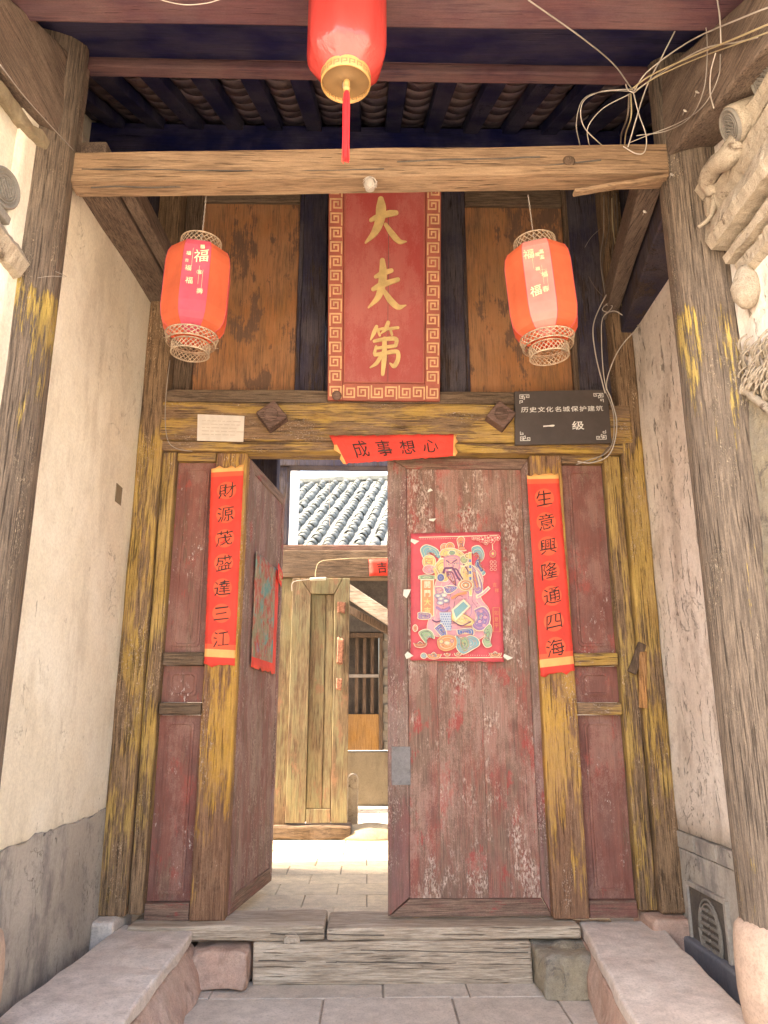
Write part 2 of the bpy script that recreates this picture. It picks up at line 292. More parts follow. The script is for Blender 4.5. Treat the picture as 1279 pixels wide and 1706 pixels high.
def hexa(c8, cuts=0, bev=.006, amp=0., fr=4., bm=None):
    """box from 8 corners: four below (anticlockwise) then four above"""
    b = bmesh.new(); v = [b.verts.new(p) for p in c8]
    for q in ((3, 2, 1, 0), (4, 5, 6, 7), (0, 1, 5, 4), (1, 2, 6, 5), (2, 3, 7, 6), (3, 0, 4, 7)): b.faces.new([v[i] for i in q])
    if bev: bmesh.ops.bevel(b, geom=b.edges[:], offset=bev, segments=2, affect='EDGES', profile=.5)
    if cuts: bmesh.ops.subdivide_edges(b, edges=b.edges[:], cuts=cuts, use_grid_fill=True)
    if amp:
        for w in b.verts: w.co += noise.noise_vector(w.co*fr)*amp
    return merge(bm, b) if bm is not None else b
def spline(pts, k=8):
    P = [Vector(p) for p in pts]
    if len(P) < 3: return P
    P = [P[0]*2-P[1]]+P+[P[-1]*2-P[-2]]; o = []
    for i in range(1, len(P)-2):
        a, b, c, d = P[i-1:i+3]
        for j in range(k):
            t = j/k; o.append(.5*((2*b)+(c-a)*t+(2*a-5*b+4*c-d)*t*t+(3*b-a-3*c+d)*t**3))
    return o+[P[-2]]
def tube(pts, r, n=6, k=8, bm=None, taper=None, mi=0):
    S = spline(pts, k) if k else [Vector(p) for p in pts]; b = bmesh.new(); rings = []
    for i, p in enumerate(S):
        t = (S[min(i+1, len(S)-1)]-S[max(i-1, 0)]).normalized(); u = t.orthogonal().normalized() if i == 0 else (u-t*u.dot(t)).normalized(); w = t.cross(u)
        rr = r*(taper(i/(len(S)-1)) if taper else 1)
        rings.append([b.verts.new(p+(u*math.cos(a)+w*math.sin(a))*rr) for a in [2*math.pi*j/n for j in range(n)]])
    for A, B in zip(rings, rings[1:]):
        for j in range(n): b.faces.new((A[j], A[(j+1) % n], B[(j+1) % n], B[j]))
    b.faces.new(rings[0][::-1]); b.faces.new(rings[-1])
    for f in b.faces: f.smooth = True; f.material_index = mi
    return merge(bm, b) if bm is not None else b
def lathe(prof, c, n=32, bm=None, rot=0, mi=0, fm=None, smooth=True, caps=True):
    b = bmesh.new(); rings = [[b.verts.new((c[0]+r*math.cos(rot+2*math.pi*j/n), c[1]+r*math.sin(rot+2*math.pi*j/n), c[2]+z)) for j in range(n)] for r, z in prof]
    for A, B in zip(rings, rings[1:]):
        for j in range(n):
            f = b.faces.new((A[j], A[(j+1) % n], B[(j+1) % n], B[j])); f.smooth = smooth; f.material_index = fm(j) if fm else mi
    if caps:
        for q in (rings[0][::-1], rings[-1]):
            f = b.faces.new(q); f.material_index = mi
    bmesh.ops.recalc_face_normals(b, faces=b.faces[:])
    return merge(bm, b) if bm is not None else b
def copy_tree(o, parent=None):
    c = o.copy(); COL.objects.link(c); c.parent = parent
    for ch in o.children: copy_tree(ch, c)
    return c
GC = {}
def glyph(ch, off=0.):
    if (ch, off) in GC: return GC[ch, off]
    c = bpy.data.curves.new('t', 'FONT'); c.body = ch; c.size = 1; c.resolution_u = 2; c.offset = off; o = bpy.data.objects.new('t', c); COL.objects.link(o)
    me = bpy.data.meshes.new_from_object(o.evaluated_get(bpy.context.evaluated_depsgraph_get()))
    xs = [v.co.x for v in me.vertices]; ys = [v.co.y for v in me.vertices]; cx, cy = (min(xs)+max(xs))/2, (min(ys)+max(ys))/2
    V = [(v.co.x-cx, v.co.y-cy) for v in me.vertices]; F = [tuple(p.vertices) for p in me.polygons]
    bpy.data.meshes.remove(me); bpy.data.objects.remove(o); bpy.data.curves.remove(c); GC[ch, off] = (V, F); return GC[ch, off]
def brushy(V, sx=1., sy=1., rise=.12, wob=.05, seed=0.):
    o = []
    for x, y in V:
        n = noise.noise_vector(Vector((x*3.2+seed, y*3.2, seed*3))); m = noise.noise_vector(Vector((x*11+seed, y*11, seed)))
        o.append(((x+n.x*wob+m.x*wob*.25)*sx, (y+x*rise+n.y*wob+m.y*wob*.25)*sy))
    return o
def put2d(bm, V, F, fn, mi=0):
    vs_ = [bm.verts.new(fn(x, y)) for x, y in V]
    for f in F:
        try: q = bm.faces.new([vs_[i] for i in f]); q.material_index = mi
        except ValueError: pass
def stroke(pts, k=6, n=5):
    """brush stroke outline polygon from (x, y, halfwidth) points, round ends"""
    S = spline([(a, b, c) for a, b, c in pts], k); L, Rr = [], []
    for i, p in enumerate(S):
        t = Vector((S[min(i+1, len(S)-1)].x-S[max(i-1, 0)].x, S[min(i+1, len(S)-1)].y-S[max(i-1, 0)].y)).normalized(); nn = Vector((-t.y, t.x)); w = max(p.z, .001)
        L.append((p.x+nn.x*w, p.y+nn.y*w)); Rr.append((p.x-nn.x*w, p.y-nn.y*w))
    return L, Rr
def strokes_bm(ch, fn, depth, bm=None, mi=0):
    """raised brush strokes: fn(x, y, off) -> world"""
    b = bm or bmesh.new()
    for si, st in enumerate(ch):
        L, Rr = stroke(st); e = depth+si*.0004
        vl = [b.verts.new(fn(x, y, e)) for x, y in L]; vr = [b.verts.new(fn(x, y, e)) for x, y in Rr]
        bl = [b.verts.new(fn(x, y, 0)) for x, y in L]; br = [b.verts.new(fn(x, y, 0)) for x, y in Rr]
        for i in range(len(L)-1):
            for q in ((vl[i], vl[i+1], vr[i+1], vr[i]), (vl[i], bl[i], bl[i+1], vl[i+1]), (vr[i], vr[i+1], br[i+1], br[i])):
                f = b.faces.new(q); f.material_index = mi
        b.faces.new((vl[0], vr[0], br[0], bl[0])); b.faces.new((vl[-1], bl[-1], br[-1], vr[-1]))
        
        for (cx, cy, cr) in (st[0], st[-1]):
            if cr > 3e-3 if abs(cr) < 1 else cr > 5:
                vv = [b.verts.new(fn(cx+cr*math.cos(a), cy+cr*math.sin(a), e+.0002)) for a in [2*math.pi*j/12 for j in range(12)]]
                ww = [b.verts.new(fn(cx+cr*math.cos(a), cy+cr*math.sin(a), 0)) for a in [2*math.pi*j/12 for j in range(12)]]
                b.faces.new(vv)
                for j in range(12): b.faces.new((vv[j], ww[j], ww[(j+1) % 12], vv[(j+1) % 12]))
    return b
class Sheet:
    """a sheet hung between four corners (tl, tr, br, bl); out = unit vector towards the viewer"""
    def __init__(s, tl, tr, br, bl, out=(0, -1, 0), wave=.002, seed=0, curl=0.):
        s.c = [Vector(p) for p in (tl, tr, br, bl)]; s.o = Vector(out); s.w = wave; s.s = seed; s.curl = curl
    def p(s, u, v, off=0.):      # u 0..1 left to right, v 0..1 top to bottom
        tl, tr, br, bl = s.c; q = (tl*(1-u)+tr*u)*(1-v)+(bl*(1-u)+br*u)*v
        w = s.w*(noise.noise(Vector((u*2.3+s.s, v*7+s.s, 0)))+.6) + s.curl*(abs(v-.5)*2)**8
        return q+s.o*(w+off)
    def bm(s, nu, nv, mif=None, th=.0012, edge=0.):
        b = bmesh.new(); g = [[b.verts.new(s.p(i/nu+(edge*noise.noise(Vector((j*.9+s.s, i, 3))) if i in (0, nu) else 0), j/nv+(edge*noise.noise(Vector((i*1.3, j+s.s, 9))) if j in (0, nv) else 0), th)) for i in range(nu+1)] for j in range(nv+1)]
        for j in range(nv):
            for i in range(nu):
                f = b.faces.new((g[j][i], g[j+1][i], g[j+1][i+1], g[j][i+1])); f.smooth = True
                if mif: f.material_index = mif((i+.5)/nu, (j+.5)/nv)
        r = bmesh.ops.solidify(b, geom=b.faces[:], thickness=.0012) if False else None
        # give the sheet a back
        back = {v: b.verts.new(v.co-s.o*.0011) for v in list(b.verts)}
        edges = [e for e in b.edges if e.is_boundary]
        for f in list(b.faces): q = b.faces.new([back[v] for v in reversed(f.verts)]); q.material_index = f.material_index
        for e in edges:
            a, c = e.verts
            try: b.faces.new((a, back[a], back[c], c))
            except ValueError: pass
        return b
    def decal(s, bm, V, F, u, v, su, sv, off=.0022, mi=0):
        put2d(bm, V, F, lambda x, y: s.p(u+x*su, v-y*sv, off), mi)
    def size(s): return ((s.c[1]-s.c[0]).length+(s.c[2]-s.c[3]).length)/2, ((s.c[3]-s.c[0]).length+(s.c[2]-s.c[1]).length)/2
def disc2d(n=24, rx=.5, ry=.5, x=0, y=0): return [(x+rx*math.cos(2*math.pi*i/n), y+ry*math.sin(2*math.pi*i/n)) for i in range(n)], [tuple(range(n))]
def path2d(pts, w, closed=False):
    """flat line of width w made of little quads with square joints"""
    V, F = [], []
    P = list(pts)+([pts[0]] if closed else [])
    for (a, b), (c, d) in zip(P, P[1:]):
        l = math.hypot(c-a, d-b) or 1e-6; ux, uy = (c-a)/l*w/2, (d-b)/l*w/2; i = len(V)
        V += [(a-ux-uy, b-uy+ux), (c+ux-uy, d+uy+ux), (c+ux+uy, d+uy-ux), (a-ux+uy, b-uy-ux)]; F.append((i, i+1, i+2, i+3))
    return V, F

exec_parts = []
# ================================================================== THE GROUND
WL, WR = -1.40, 1.68           # inner faces of the two side walls
g = bmesh.new(); bmesh.ops.create_grid(g, x_segments=1, y_segments=1, size=120)
for v in g.verts: v.co.z = -.02
o = obj('ground', g, M['earth'], local=True); o['kind'] = 'structure'
def slabs(parent, xs, ys, z, mat, gap=.006, jit=.002, th=.05, name='paving_slab', stag=0., seed=0):
    rnd = random.Random(seed); k = 0
    for j in range(len(ys)-1):
        off = stag*(j % 2)
        for i in range(len(xs)-1):
            x0, x1 = xs[i]+off+rnd.uniform(-.006, .006), xs[i+1]+off; y0, y1 = ys[j], ys[j+1]; dz = rnd.uniform(-jit, jit)
            obj(name, box(x0+gap/2, x1-gap/2, y0+gap/2, y1-gap/2, z-th, z+dz, .004, seg=1), mat, parent)
bed = obj('porch_floor', box(WL-.1, 1.8, 1.0, 4.45, -.06, -.008, 0), M['joint']); bed['kind'] = 'structure'
yj = aZ(640, 1662, 0).y
ys = [1.3, 1.9, 2.5, 3.05, yj-.39, yj-.0, 4.33]
xj = [aZ(228, 1680, 0).x, aZ(757, 1680, 0).x]; w = (xj[1]-xj[0])
slabs(bed, [xj[0]-.6, xj[0], (xj[0]+xj[1])/2+.12, xj[1], xj[1]+.5, xj[1]+1.05], ys[:-1], 0, M['paver'], seed=1)
slabs(bed, [-1.2, -.75, aZ(637, 1645, 0).x, .5, 1.0, 1.5], [yj, 4.33], 0, M['paver'], seed=2)
FI = .20
pas = obj('passage_floor', box(-6.5, 7, 4.62, 7.42, -.05, FI-.012, 0), M['joint']); pas['kind'] = 'structure'
slabs(pas, [-1.36+.39*i for i in range(8)], [4.63+.31*i for i in range(10)], FI, M['paver_in'], stag=.19, gap=.004, jit=.0008, name='floor_tile', seed=3)
crt = obj('courtyard_floor', box(-7, 8, 7.78, 14, -.05, FI-.012, 0), M['paver']); crt['kind'] = 'structure'
slabs(crt, [-.9+.42*i for i in range(6)], [7.85+.36*i for i in range(6)], FI, M['paver'], stag=.2, gap=.006, jit=.001, name='paving_slab', seed=4)

# ================================================================== SIDE WALLS, COLUMNS, PIERS
TOPZ = 4.05
def wall_sheet(x, y0, y1, z0, z1, sgn, th, mat, nseg=26, amp=.004, slope_=0., rag=0.):
    """a wall whose face at x is gently uneven"""
    b = bmesh.new(); N = nseg
    g1 = [[b.verts.new((x+amp*noise.noise(Vector((y0+(y1-y0)*i/N, z*1., 2))*2.5), y0+(y1-y0)*i/N, z)) for i in range(N+1)] for z in [z0+(z1-z0)*j/N for j in range(N+1)]]
    g2 = [[b.verts.new((x+sgn*th, v.co.y, v.co.z)) for v in row] for row in g1]
    for j in range(N):
        for i in range(N):
            b.faces.new((g1[j][i], g1[j][i+1], g1[j+1][i+1], g1[j+1][i])).smooth = True
    for j in range(N):
        for i in (0, N): b.faces.new((g1[j][i], g1[j+1][i], g2[j+1][i], g2[j][i]))
        for r in (0, N): b.faces.new((g1[r][j], g1[r][j+1], g2[r][j+1], g2[r][j]))
    b.faces.new((g2[0][0], g2[0][N], g2[N][N], g2[N][0]))
    if rag:
        for v in b.verts:
            if v.co.z > z1-1e-3: v.co.z += rag*noise.noise(Vector((0, v.co.y*5, 1)))+rag*.5*noise.noise(Vector((0, v.co.y*19, 4)))-rag*.4
    if slope_:
        for v in b.verts: v.co.z -= slope_*(y1-v.co.y)*(v.co.z-z0)/(z1-z0)
    bmesh.ops.recalc_face_normals(b, faces=b.faces[:]); return b
dzl = aX(100, 1378, WL).z; dzr = FZ(1408, 4.4, 1128)
print('dado', dzl, dzr)
lw = thing('side_wall', 'cream limewashed side wall with grey cement dado on the left of the gate', 'wall', (WL-.2, 3.6, 0))
obj('plaster', wall_sheet(WL, 2.55, 4.5, dzl-.08, TOPZ, -1, .45, M['lime']), M['lime'], lw)
obj('dado', wall_sheet(WL+.008, 2.55, 4.42, -.02, dzl+.012, -1, .44, M['dado'], 60, amp=.012, rag=.03), M['dado'], lw)
p = aX(197, 823, WL)
h = box(WL-.02, WL+.004, p.y-.05, p.y+.05, p.z-.055, p.z+.05, .002); obj('putlog_hole_plug', h, M['mud'], lw)
rw = thing('side_wall', 'stained pinkish plaster side wall with grey dado on the right of the gate', 'wall', (WR+.2, 3.6, 0))
obj('plaster', wall_sheet(WR, 2.8, 4.5, dzr+.09, TOPZ, 1, .45, M['lime_r'], amp=.012), M['lime_r'], rw)
obj('dado', wall_sheet(WR-.008, 2.8, 4.5, .22, dzr, 1, .44, M['dado'], amp=.012), M['dado'], rw)
b = bmesh.new()
obj('skirting', box(WR-.06, WR+.3, 2.7, 4.34, -.02, .215, .012, 6, .006), M['skirt'], rw)
for i in range(6):
    y0 = 2.85+i*.255; obj('brick', box(WR-.014, WR+.1, y0+.003, y0+.25, dzr+.004, dzr+.085, .005, 3, .004, 9, i), M['dado'], rw)
# openwork vent with a round character of long life
va, vb = aX(1146, 1470, WR-.01), aX(1224, 1600, WR-.01); vy0, vy1 = vb.y, va.y; vz1 = aX(1165, 1478, WR).z; vz0 = vz1-.36
print('vent', vy0, vy1, vz0, vz1)
ven = thing('vent_stone', 'dark pierced vent stone with an oval character carved low in the right wall', 'vent', (WR, (vy0+vy1)/2, vz0))
obj('backing', box(WR-.018, WR+.02, vy0, vy1, vz0, vz1, .004), M['vent'], ven)
b = bmesh.new(); cy_, cz_ = (vy0*.55+vy1*.45), (vz0+vz1)/2; ry, rz = (vy1-vy0)*.27, (vz1-vz0)*.42
for k in (1., .86):
    tube([(WR-.024, cy_+ry*k*math.cos(a), cz_+rz*k*math.sin(a)) for a in [2*math.pi*i/24 for i in range(25)]], .006, 5, 0, b)
obj('oval_ring', b, M['tile_disc'], ven)
b = bmesh.new()
for q in range(-3, 4):
    z = cz_+q*rz*.22; hw = ry*.8*math.sqrt(max(.05, 1-(q*.24)**2)); box(WR-.03, WR-.016, cy_-hw, cy_-hw*.12, z-.007, z+.007, .002, bm=b, seg=1); box(WR-.03, WR-.016, cy_+hw*.12, cy_+hw, z-.007, z+.007, .002, bm=b, seg=1)
    if q < 3: s_ = -1 if q % 2 else 1; box(WR-.03, WR-.016, cy_+s_*hw-.006, cy_+s_*hw+.006, z, z+rz*.22, .002, bm=b, seg=1)
obj('carved_character', b, M['tile_disc'], ven)
b = bmesh.new()
for s_ in (0, 1):
    y = vy0+.012 if s_ else vy1-.012; box(WR-.03, WR+.01, y-.014, y+.014, vz0-.01, vz1+.01, .004, bm=b)
for z in (vz0-.004, vz1+.004): box(WR-.03, WR+.01, vy0+.027, vy1-.027, z-.012, z+.012, .004, bm=b)
obj('rim', b, M['dado'], ven)

def column(xc, yc, r, label, base_r, seed):
    t = thing('wooden_column', label, 'column', (xc, yc, 0), 'porch columns')
    b = bmesh.new(); n = 84; rings = []
    zs = [.5+3.9*i/60 for i in range(61)]
    for z in zs:
        rings.append([b.verts.new((xc+(r+.006*noise.noise(Vector((math.cos(a)*1.5, math.sin(a)*1.5, z*1.2+seed))) + .009*(abs(noise.noise(Vector((math.cos(a)*11, math.sin(a)*11, z*.8+seed))))**.7))*math.cos(a),
                                   yc+(r+.006*noise.noise(Vector((math.cos(a)*1.5, math.sin(a)*1.5, z*1.2+seed))) + .009*(abs(noise.noise(Vector((math.cos(a)*11, math.sin(a)*11, z*.8+seed))))**.7))*math.sin(a), z)) for a in [2*math.pi*j/n for j in range(n)]])
    for A, B in zip(rings, rings[1:]):
        for j in range(n): b.faces.new((A[j], A[(j+1) % n], B[(j+1) % n], B[j])).smooth = True
    b.faces.new(rings[0][::-1]); b.faces.new(rings[-1])
    obj('shaft', b, M['column'], t)
    pr = [(base_r*.7, 0), (base_r*.72, .14), (base_r*.84, .2), (base_r*.95, .28), (base_r, .37), (base_r, .46), (base_r*.98, .53), (base_r*.94, .575), (base_r*.8, .605)]
    obj('drum_base', lathe(pr, (xc, yc, 0), 40), M['drum'], t)
    return t
column(-1.522, 2.85, .20, 'worn round porch column with yellow paint remnants beside the cream wall', .29, 1.)
column(1.50, 2.95, .15, 'worn round porch column with bright yellow streaks beside the carved pier', .185, 8.)

# left pier
lp = thing('brick_pier', 'whitewashed pier with a round carved tile in front of the left column', 'pier', (-1.7, 2.2, 0))
obj('plaster', wall_sheet(WL-.01, 1.2, 2.72, .62, 3.66, -1, .6, M['lime'], slope_=.24), M['lime'], lp)
obj('dado', wall_sheet(WL+.004, 1.2, 2.72, -.02, .62, -1, .6, M['dado'], amp=.01), M['dado'], lp)
def medallion(parent, c, nrm, r, ky=1., name='round_tile'):
    """grey tile end with rings and a barred character"""
    b = bmesh.new(); lathe([(r, -.03), (r, 0), (r*.94, .006), (r*.86, .006), (r*.84, 0), (0.001, 0)], (0, 0, 0), 36, b, caps=False)
    for k in (.72, .58): lathe([(r*k, 0), (r*k, .005), (r*(k-.06), .005), (r*(k-.06), 0)], (0, 0, 0), 36, b, caps=False)
    for q in range(-2, 3):
        x = q*r*.17; hh = r*.46*math.sqrt(1-(q*.26)**2); box(x-r*.035, x+r*.035, -hh, hh, 0, .007, .001, bm=b, seg=1)
        if q < 2: s_ = 1 if q % 2 else -1; box(x, x+r*.17, s_*hh*.8-r*.03, s_*hh*.8+r*.03, 0, .0065, .001, bm=b, seg=1); box(x, x+r*.17, -r*.03*s_, r*.03, 0, .0062, .001, bm=b, seg=1)
    q = Vector(nrm).to_track_quat('Z', 'Y').to_matrix().to_4x4(); q.translation = Vector(c); b.transform(q @ Matrix.Rotation(.7, 4, 'Z'))
    return obj(name, b, M['tile_disc'], parent)
c = aX(2, 316, WL)
medallion(lp, (WL+.02, c.y-.01, c.z), (1, -.25, -.1), .078)
obj('tile_lip', rbox((WL+.01, c.y+.03, c.z-.125), (WL+.01, c.y-.2, c.z-.105), .05, .035, .006, 4, .006, 12), M['tile_disc'], lp)
a = aX(22, 462, WL); bq = aX(8, 415, WL)
def moulding(parent, prof, y0, y1, mat, name='moulding', n=60, amp=.006, tilt=0):
    """profile (x, z) points run along Y"""
    b = bmesh.new(); rows = []
    for i in range(n+1):
        y = y0+(y1-y0)*i/n; rows.append([b.verts.new(Vector((x, y, z+tilt*(y-y0)))+noise.noise_vector(Vector((x*9, y*9, z*9)))*amp+noise.noise_vector(Vector((x*40, y*34, z*40)))*amp*1.1) for x, z in prof])
    for A, B in zip(rows, rows[1:]):
        for j in range(len(prof)-1): b.faces.new((A[j], A[j+1], B[j+1], B[j]))
        b.faces.new((A[-1], A[0], B[0], B[-1]))
    b.faces.new(rows[0]); b.faces.new(rows[-1][::-1]); bmesh.ops.recalc_face_normals(b, faces=b.faces[:])
    return obj(name, b, mat, parent)
moulding(lp, [(WL-.05, a.z-.02), (WL+.03, a.z), (WL+.055, a.z+.06), (WL+.02, a.z+.12), (WL-.05, a.z+.16)], a.y, 1.6, M['carve'])

# right pier with the carved corbel
PX = 1.53
rp = thing('brick_pier', 'carved pier with stepped corbel mouldings and rolled tile beside the right column', 'pier', (1.8, 2.2, 0))
zst = aX(1245, 655, PX).z
obj('plaster', wall_sheet(PX, 1.2, 2.86, zst, 3.88, 1, .6, M['lime_r'], amp=.006, slope_=.22), M['lime_r'], rp)
obj('stone_base', wall_sheet(PX-.012, 1.2, 2.84, -.02, zst-.002, 1, .6, M['rough'], 40, .03), M['rough'], rp)
Y0 = 2.74
def pz(px, py): return aY(px, py, Y0)
m1, m2, m3, m4 = pz(1238, 470), pz(1208, 440), pz(1180, 405), pz(1192, 345)
print('corbel', [tuple(round(c, 2) for c in m) for m in (m1, m2, m3, m4)])
moulding(rp, [(PX+.02, m1.z-.03), (PX-.03, m1.z), (PX-.035, m1.z+.05), (PX-.01, m1.z+.075), (PX+.02, m1.z+.075)], 2.70, 1.5, M['carve'])
moulding(rp, [(PX+.02, m2.z-.005), (m2.x, m2.z), (m2.x-.01, m2.z+.03), (m2.x+.02, m2.z+.07), (PX+.02, m2.z+.08)], 2.74, 1.5, M['carve'])
moulding(rp, [(PX+.02, m2.z+.082), (m3.x+.02, m2.z+.085), (m3.x, m3.z+.03), (m3.x+.015, m3.z+.10), (m3.x+.05, m3.z+.12), (PX+.02, m3.z+.12)], 2.77, 1.5, M['carve'])
moulding(rp, [(PX+.02, m3.z+.122), (m3.x+.06, m3.z+.125), (m3.x+.03, m3.z+.17), (m3.x+.02, m3.z+.23), (PX+.02, m3.z+.25)], 2.79, 1.5, M['carve'])
moulding(rp, [(PX+.02, m3.z+.252), (m3.x+.03, m3.z+.255), (m3.x-.0, m3.z+.31), (m3.x+.03, m3.z+.35), (PX+.02, m3.z+.36)], 2.80, 1.5, M['carve'])
b = bmesh.new(); c = aX(1243, 478, PX-.03)
lathe([(.005, -.09), (.03, -.08), (.052, -.045), (.056, 0), (.045, .04), (.03, .07), (.02, .09)], c, 20, b)
for v in b.verts: v.co += noise.noise_vector(v.co*18)*.007
obj('carved_bulb', b, M['carve'], rp)
b = bmesh.new(); rnd = random.Random(5)
for i in range(70):
    c = aX(rnd.uniform(1240, 1300), rnd.uniform(572, 658), PX-.0); a_ = rnd.uniform(-.6, .8)
    tube([c+Vector((0, .03, -.02)), c+Vector((-.022, .005, .0+a_*.01)), c+Vector((-.028, -.02, .015)), c+Vector((-.01, -.045, .035+a_*.02))], .0075, 5, 4, b, taper=lambda t: 1-.6*t)
obj('carved_leaves', b, M['carve'], rp)
b = bmesh.new(); e0, e1 = aX(1236, 648, PX-.012), aX(1300, 695, PX-.012)
obj('relief_edge', tube([e0+Vector((0, .08, .03)), e0, (e0+e1)/2, e1, e1+Vector((0, -.2, -.1))], .018, 6, 6), M['carve'], rp)
# rolled tile
c0 = aX(1218, 210, 1.40); ax = Vector((.22, -.035, .085)).normalized()
b = bmesh.new(); lathe([(.072, 0), (.076, .02), (.074, .1), (.08, .2), (.08, .4)], (0, 0, 0), 24, b)
for v in b.verts: v.co += noise.noise_vector(v.co*14)*.008
q = ax.to_track_quat('Z', 'Y').to_matrix().to_4x4(); q.translation = c0; b.transform(q); obj('rolled_tile', b, M['carve'], rp)
medallion(rp, c0-ax*.006, -ax, .07, name='round_tile')
def PP(px, py, x): return aX(px, py, x)
b = tube([PP(1235, 235, 1.45), PP(1212, 262, 1.42), PP(1190, 278, 1.41), PP(1180, 300, 1.42), PP(1190, 322, 1.45)], .05, 10, 6, taper=lambda t: 1-.35*t)
for v in b.verts: v.co += noise.noise_vector(v.co*16)*.008
obj('dragon_jaw', b, M['carve'], rp)
obj('curled_tongue', tube([PP(1190, 320, 1.45), PP(1187, 350, 1.44), PP(1180, 365, 1.42), PP(1163, 379, 1.38)], .014, 7, 6, taper=lambda t: 1-.45*t), M['carve'], rp)
c0 = aX(1272, 130, 1.44); medallion(rp, c0, -ax, .085)

# ================================================================== CROSSBEAM AND THE TIMBERS OVER IT
YB = 2.88
bl, br_ = aY(117, 285, YB), aY(1114, 278, YB)
tL, tR = aY(117, 254, YB).z, aY(1114, 241, YB).z
mL, mR = aY(117, 304, YB).z, aY(1114, 289, YB).z
lL, lR = aY(117, 319, YB+.10).z, aY(1114, 299, YB+.10).z
zb = (lL+lR)/2
cb = thing('crossbeam', 'bare brown timber crossbeam between the two porch columns', 'beam', ((bl.x+br_.x)/2, YB+.05, zb))
def sbeam(xa_, xb_, ya, yb_, za0, zb0, za1, zb1, bev, amp, sd):
    b = box(0, 1, ya, yb_, 0, 1, 0, 44)
    bmesh.ops.bevel(b, geom=[e for e in b.edges if abs((e.verts[0].co-e.verts[1].co).x) > 1e-4 and len(e.link_faces) == 2 and e.link_faces[0].normal.dot(e.link_faces[1].normal) < .5], offset=bev*.7, segments=2, affect='EDGES')
    for v in b.verts:
        t = v.co.x; lo = za0+(zb0-za0)*t; hi = za1+(zb1-za1)*t
        v.co = Vector((xa_+(xb_-xa_)*t, v.co.y, lo+(hi-lo)*v.co.z)); v.co += noise.noise_vector(Vector((v.co.x*2.5+sd, v.co.y*4, v.co.z*4)))*amp
    return b
obj('beam_body', sbeam(bl.x, br_.x, YB, YB+.09, mL+.002, mR+.002, tL, tR, .008, .005, 0), M['beam'], cb)
obj('lower_moulding', sbeam(bl.x+.01, br_.x-.006, YB-.007, YB+.10, lL, lR, mL-.001, mR-.001, .01, .004, 5), M['beam'], cb)
b = bmesh.new()
for i, (xa_, ya_, xb_, yb_) in enumerate(((135, 283, 420, 284), (400, 289, 640, 281), (150, 312, 300, 312), (880, 277, 1000, 268), (660, 270, 900, 262))):
    rbox(aY(xa_, ya_, YB-.001), aY(xb_, yb_, YB-.001), .005, .005, 0, 14, .006, 7, bm=b, seed=i*3)
obj('drying_crack', b, M['vent'], cb)
s0, s1 = aY(955, 318, YB-.005), aY(1112, 293, YB-.005)
obj('split_sliver', rbox(s0+Vector((0, 0, -.015)), s1+Vector((0, .0, -.005)), .04, .02, .006, 10, .008, 12), M['beam'], cb)
obj('knot', lathe([(.028, 0), (.026, .004), (.014, .007), (.001, .004)], (0, 0, 0), 18).copy() if False else (lambda bb: (bb.transform(Matrix.Translation(aY(948, 268, YB-.004)) @ Matrix.Rotation(R(90), 4, 'X')), bb)[1])(lathe([(.028, 0), (.024, .004), (.012, .002), (.001, .004)], (0, 0, 0), 18)), M['brownwood'], cb)
# dusty lamp holder on the beam
lb = thing('lamp_holder', 'small dusty round lamp holder wrapped in cobweb under the crossbeam centre', 'lamp', aY(616, 312, YB-.03))
c = aY(616, 309, YB-.035)
obj('socket', lathe([(.012, .04), (.022, .03), (.026, .0), (.02, -.02), (.012, -.026)], c, 18), M['cable'], lb)
b = bmesh.new(); rnd = random.Random(3)
for i in range(26):
    a_ = rnd.uniform(0, 6.28); r_ = rnd.uniform(.02, .034); p = c+Vector((r_*math.cos(a_), -.012+rnd.uniform(-.01, .01), r_*math.sin(a_)))
    q = c+Vector((r_*math.cos(a_+1.2), -.014, r_*math.sin(a_+1.2))); tube([p, (p+q)/2+Vector((0, -.01, 0)), q], .0012, 4, 3, b)
obj('cobweb', b, M['cable_w'], lb)
# tie beams from columns to the facade
def tie(x0, x1, za, zbk, label, ymat, z_h=.17):
    t = thing('tie_beam', label, 'beam', ((x0+x1)/2, 3.7, za))
    obj('beam', hexa([(x0, 2.98, za), (x1, 2.98, za), (x1, 4.42, zbk), (x0, 4.42, zbk), (x0, 2.98, za+z_h), (x1, 2.98, za+z_h), (x1, 4.42, zbk+z_h), (x0, 4.42, zbk+z_h)], 5, .01, .008), ymat, t)
    return t
p1, p2 = aX(160, 330, WL+.02), aY(262, 488, 4.38)
print('tie', p1, p2)
t1 = tie(WL-.02, WL+.17, 3.72, 3.86, 'brown tie beam above the cream left wall', M['brownwood_y'])
obj('inner_strip', hexa([(WL+.18, 3.03, 3.74), (WL+.25, 3.03, 3.74), (WL+.25, 4.42, 3.88), (WL+.18, 4.42, 3.88), (WL+.18, 3.03, 3.86), (WL+.25, 3.03, 3.86), (WL+.25, 4.42, 4.0), (WL+.18, 4.42, 4.0)], 3, .006, .004), M['brownwood_y'], t1)
t2 = thing('tie_beam', 'dark blue-brown tie beam above the stained right wall', 'beam', (1.55, 3.7, 3.65))
obj('beam', hexa([(1.41, 2.98, 3.70), (WR+.02, 2.98, 3.70), (WR+.02, 4.42, 3.66), (WR-.06, 4.42, 3.66), (1.41, 2.98, 3.98), (WR+.02, 2.98, 3.98), (WR+.02, 4.42, 3.98), (WR-.06, 4.42, 3.98)], 5, .01, .008), M['darkpost'], t2)
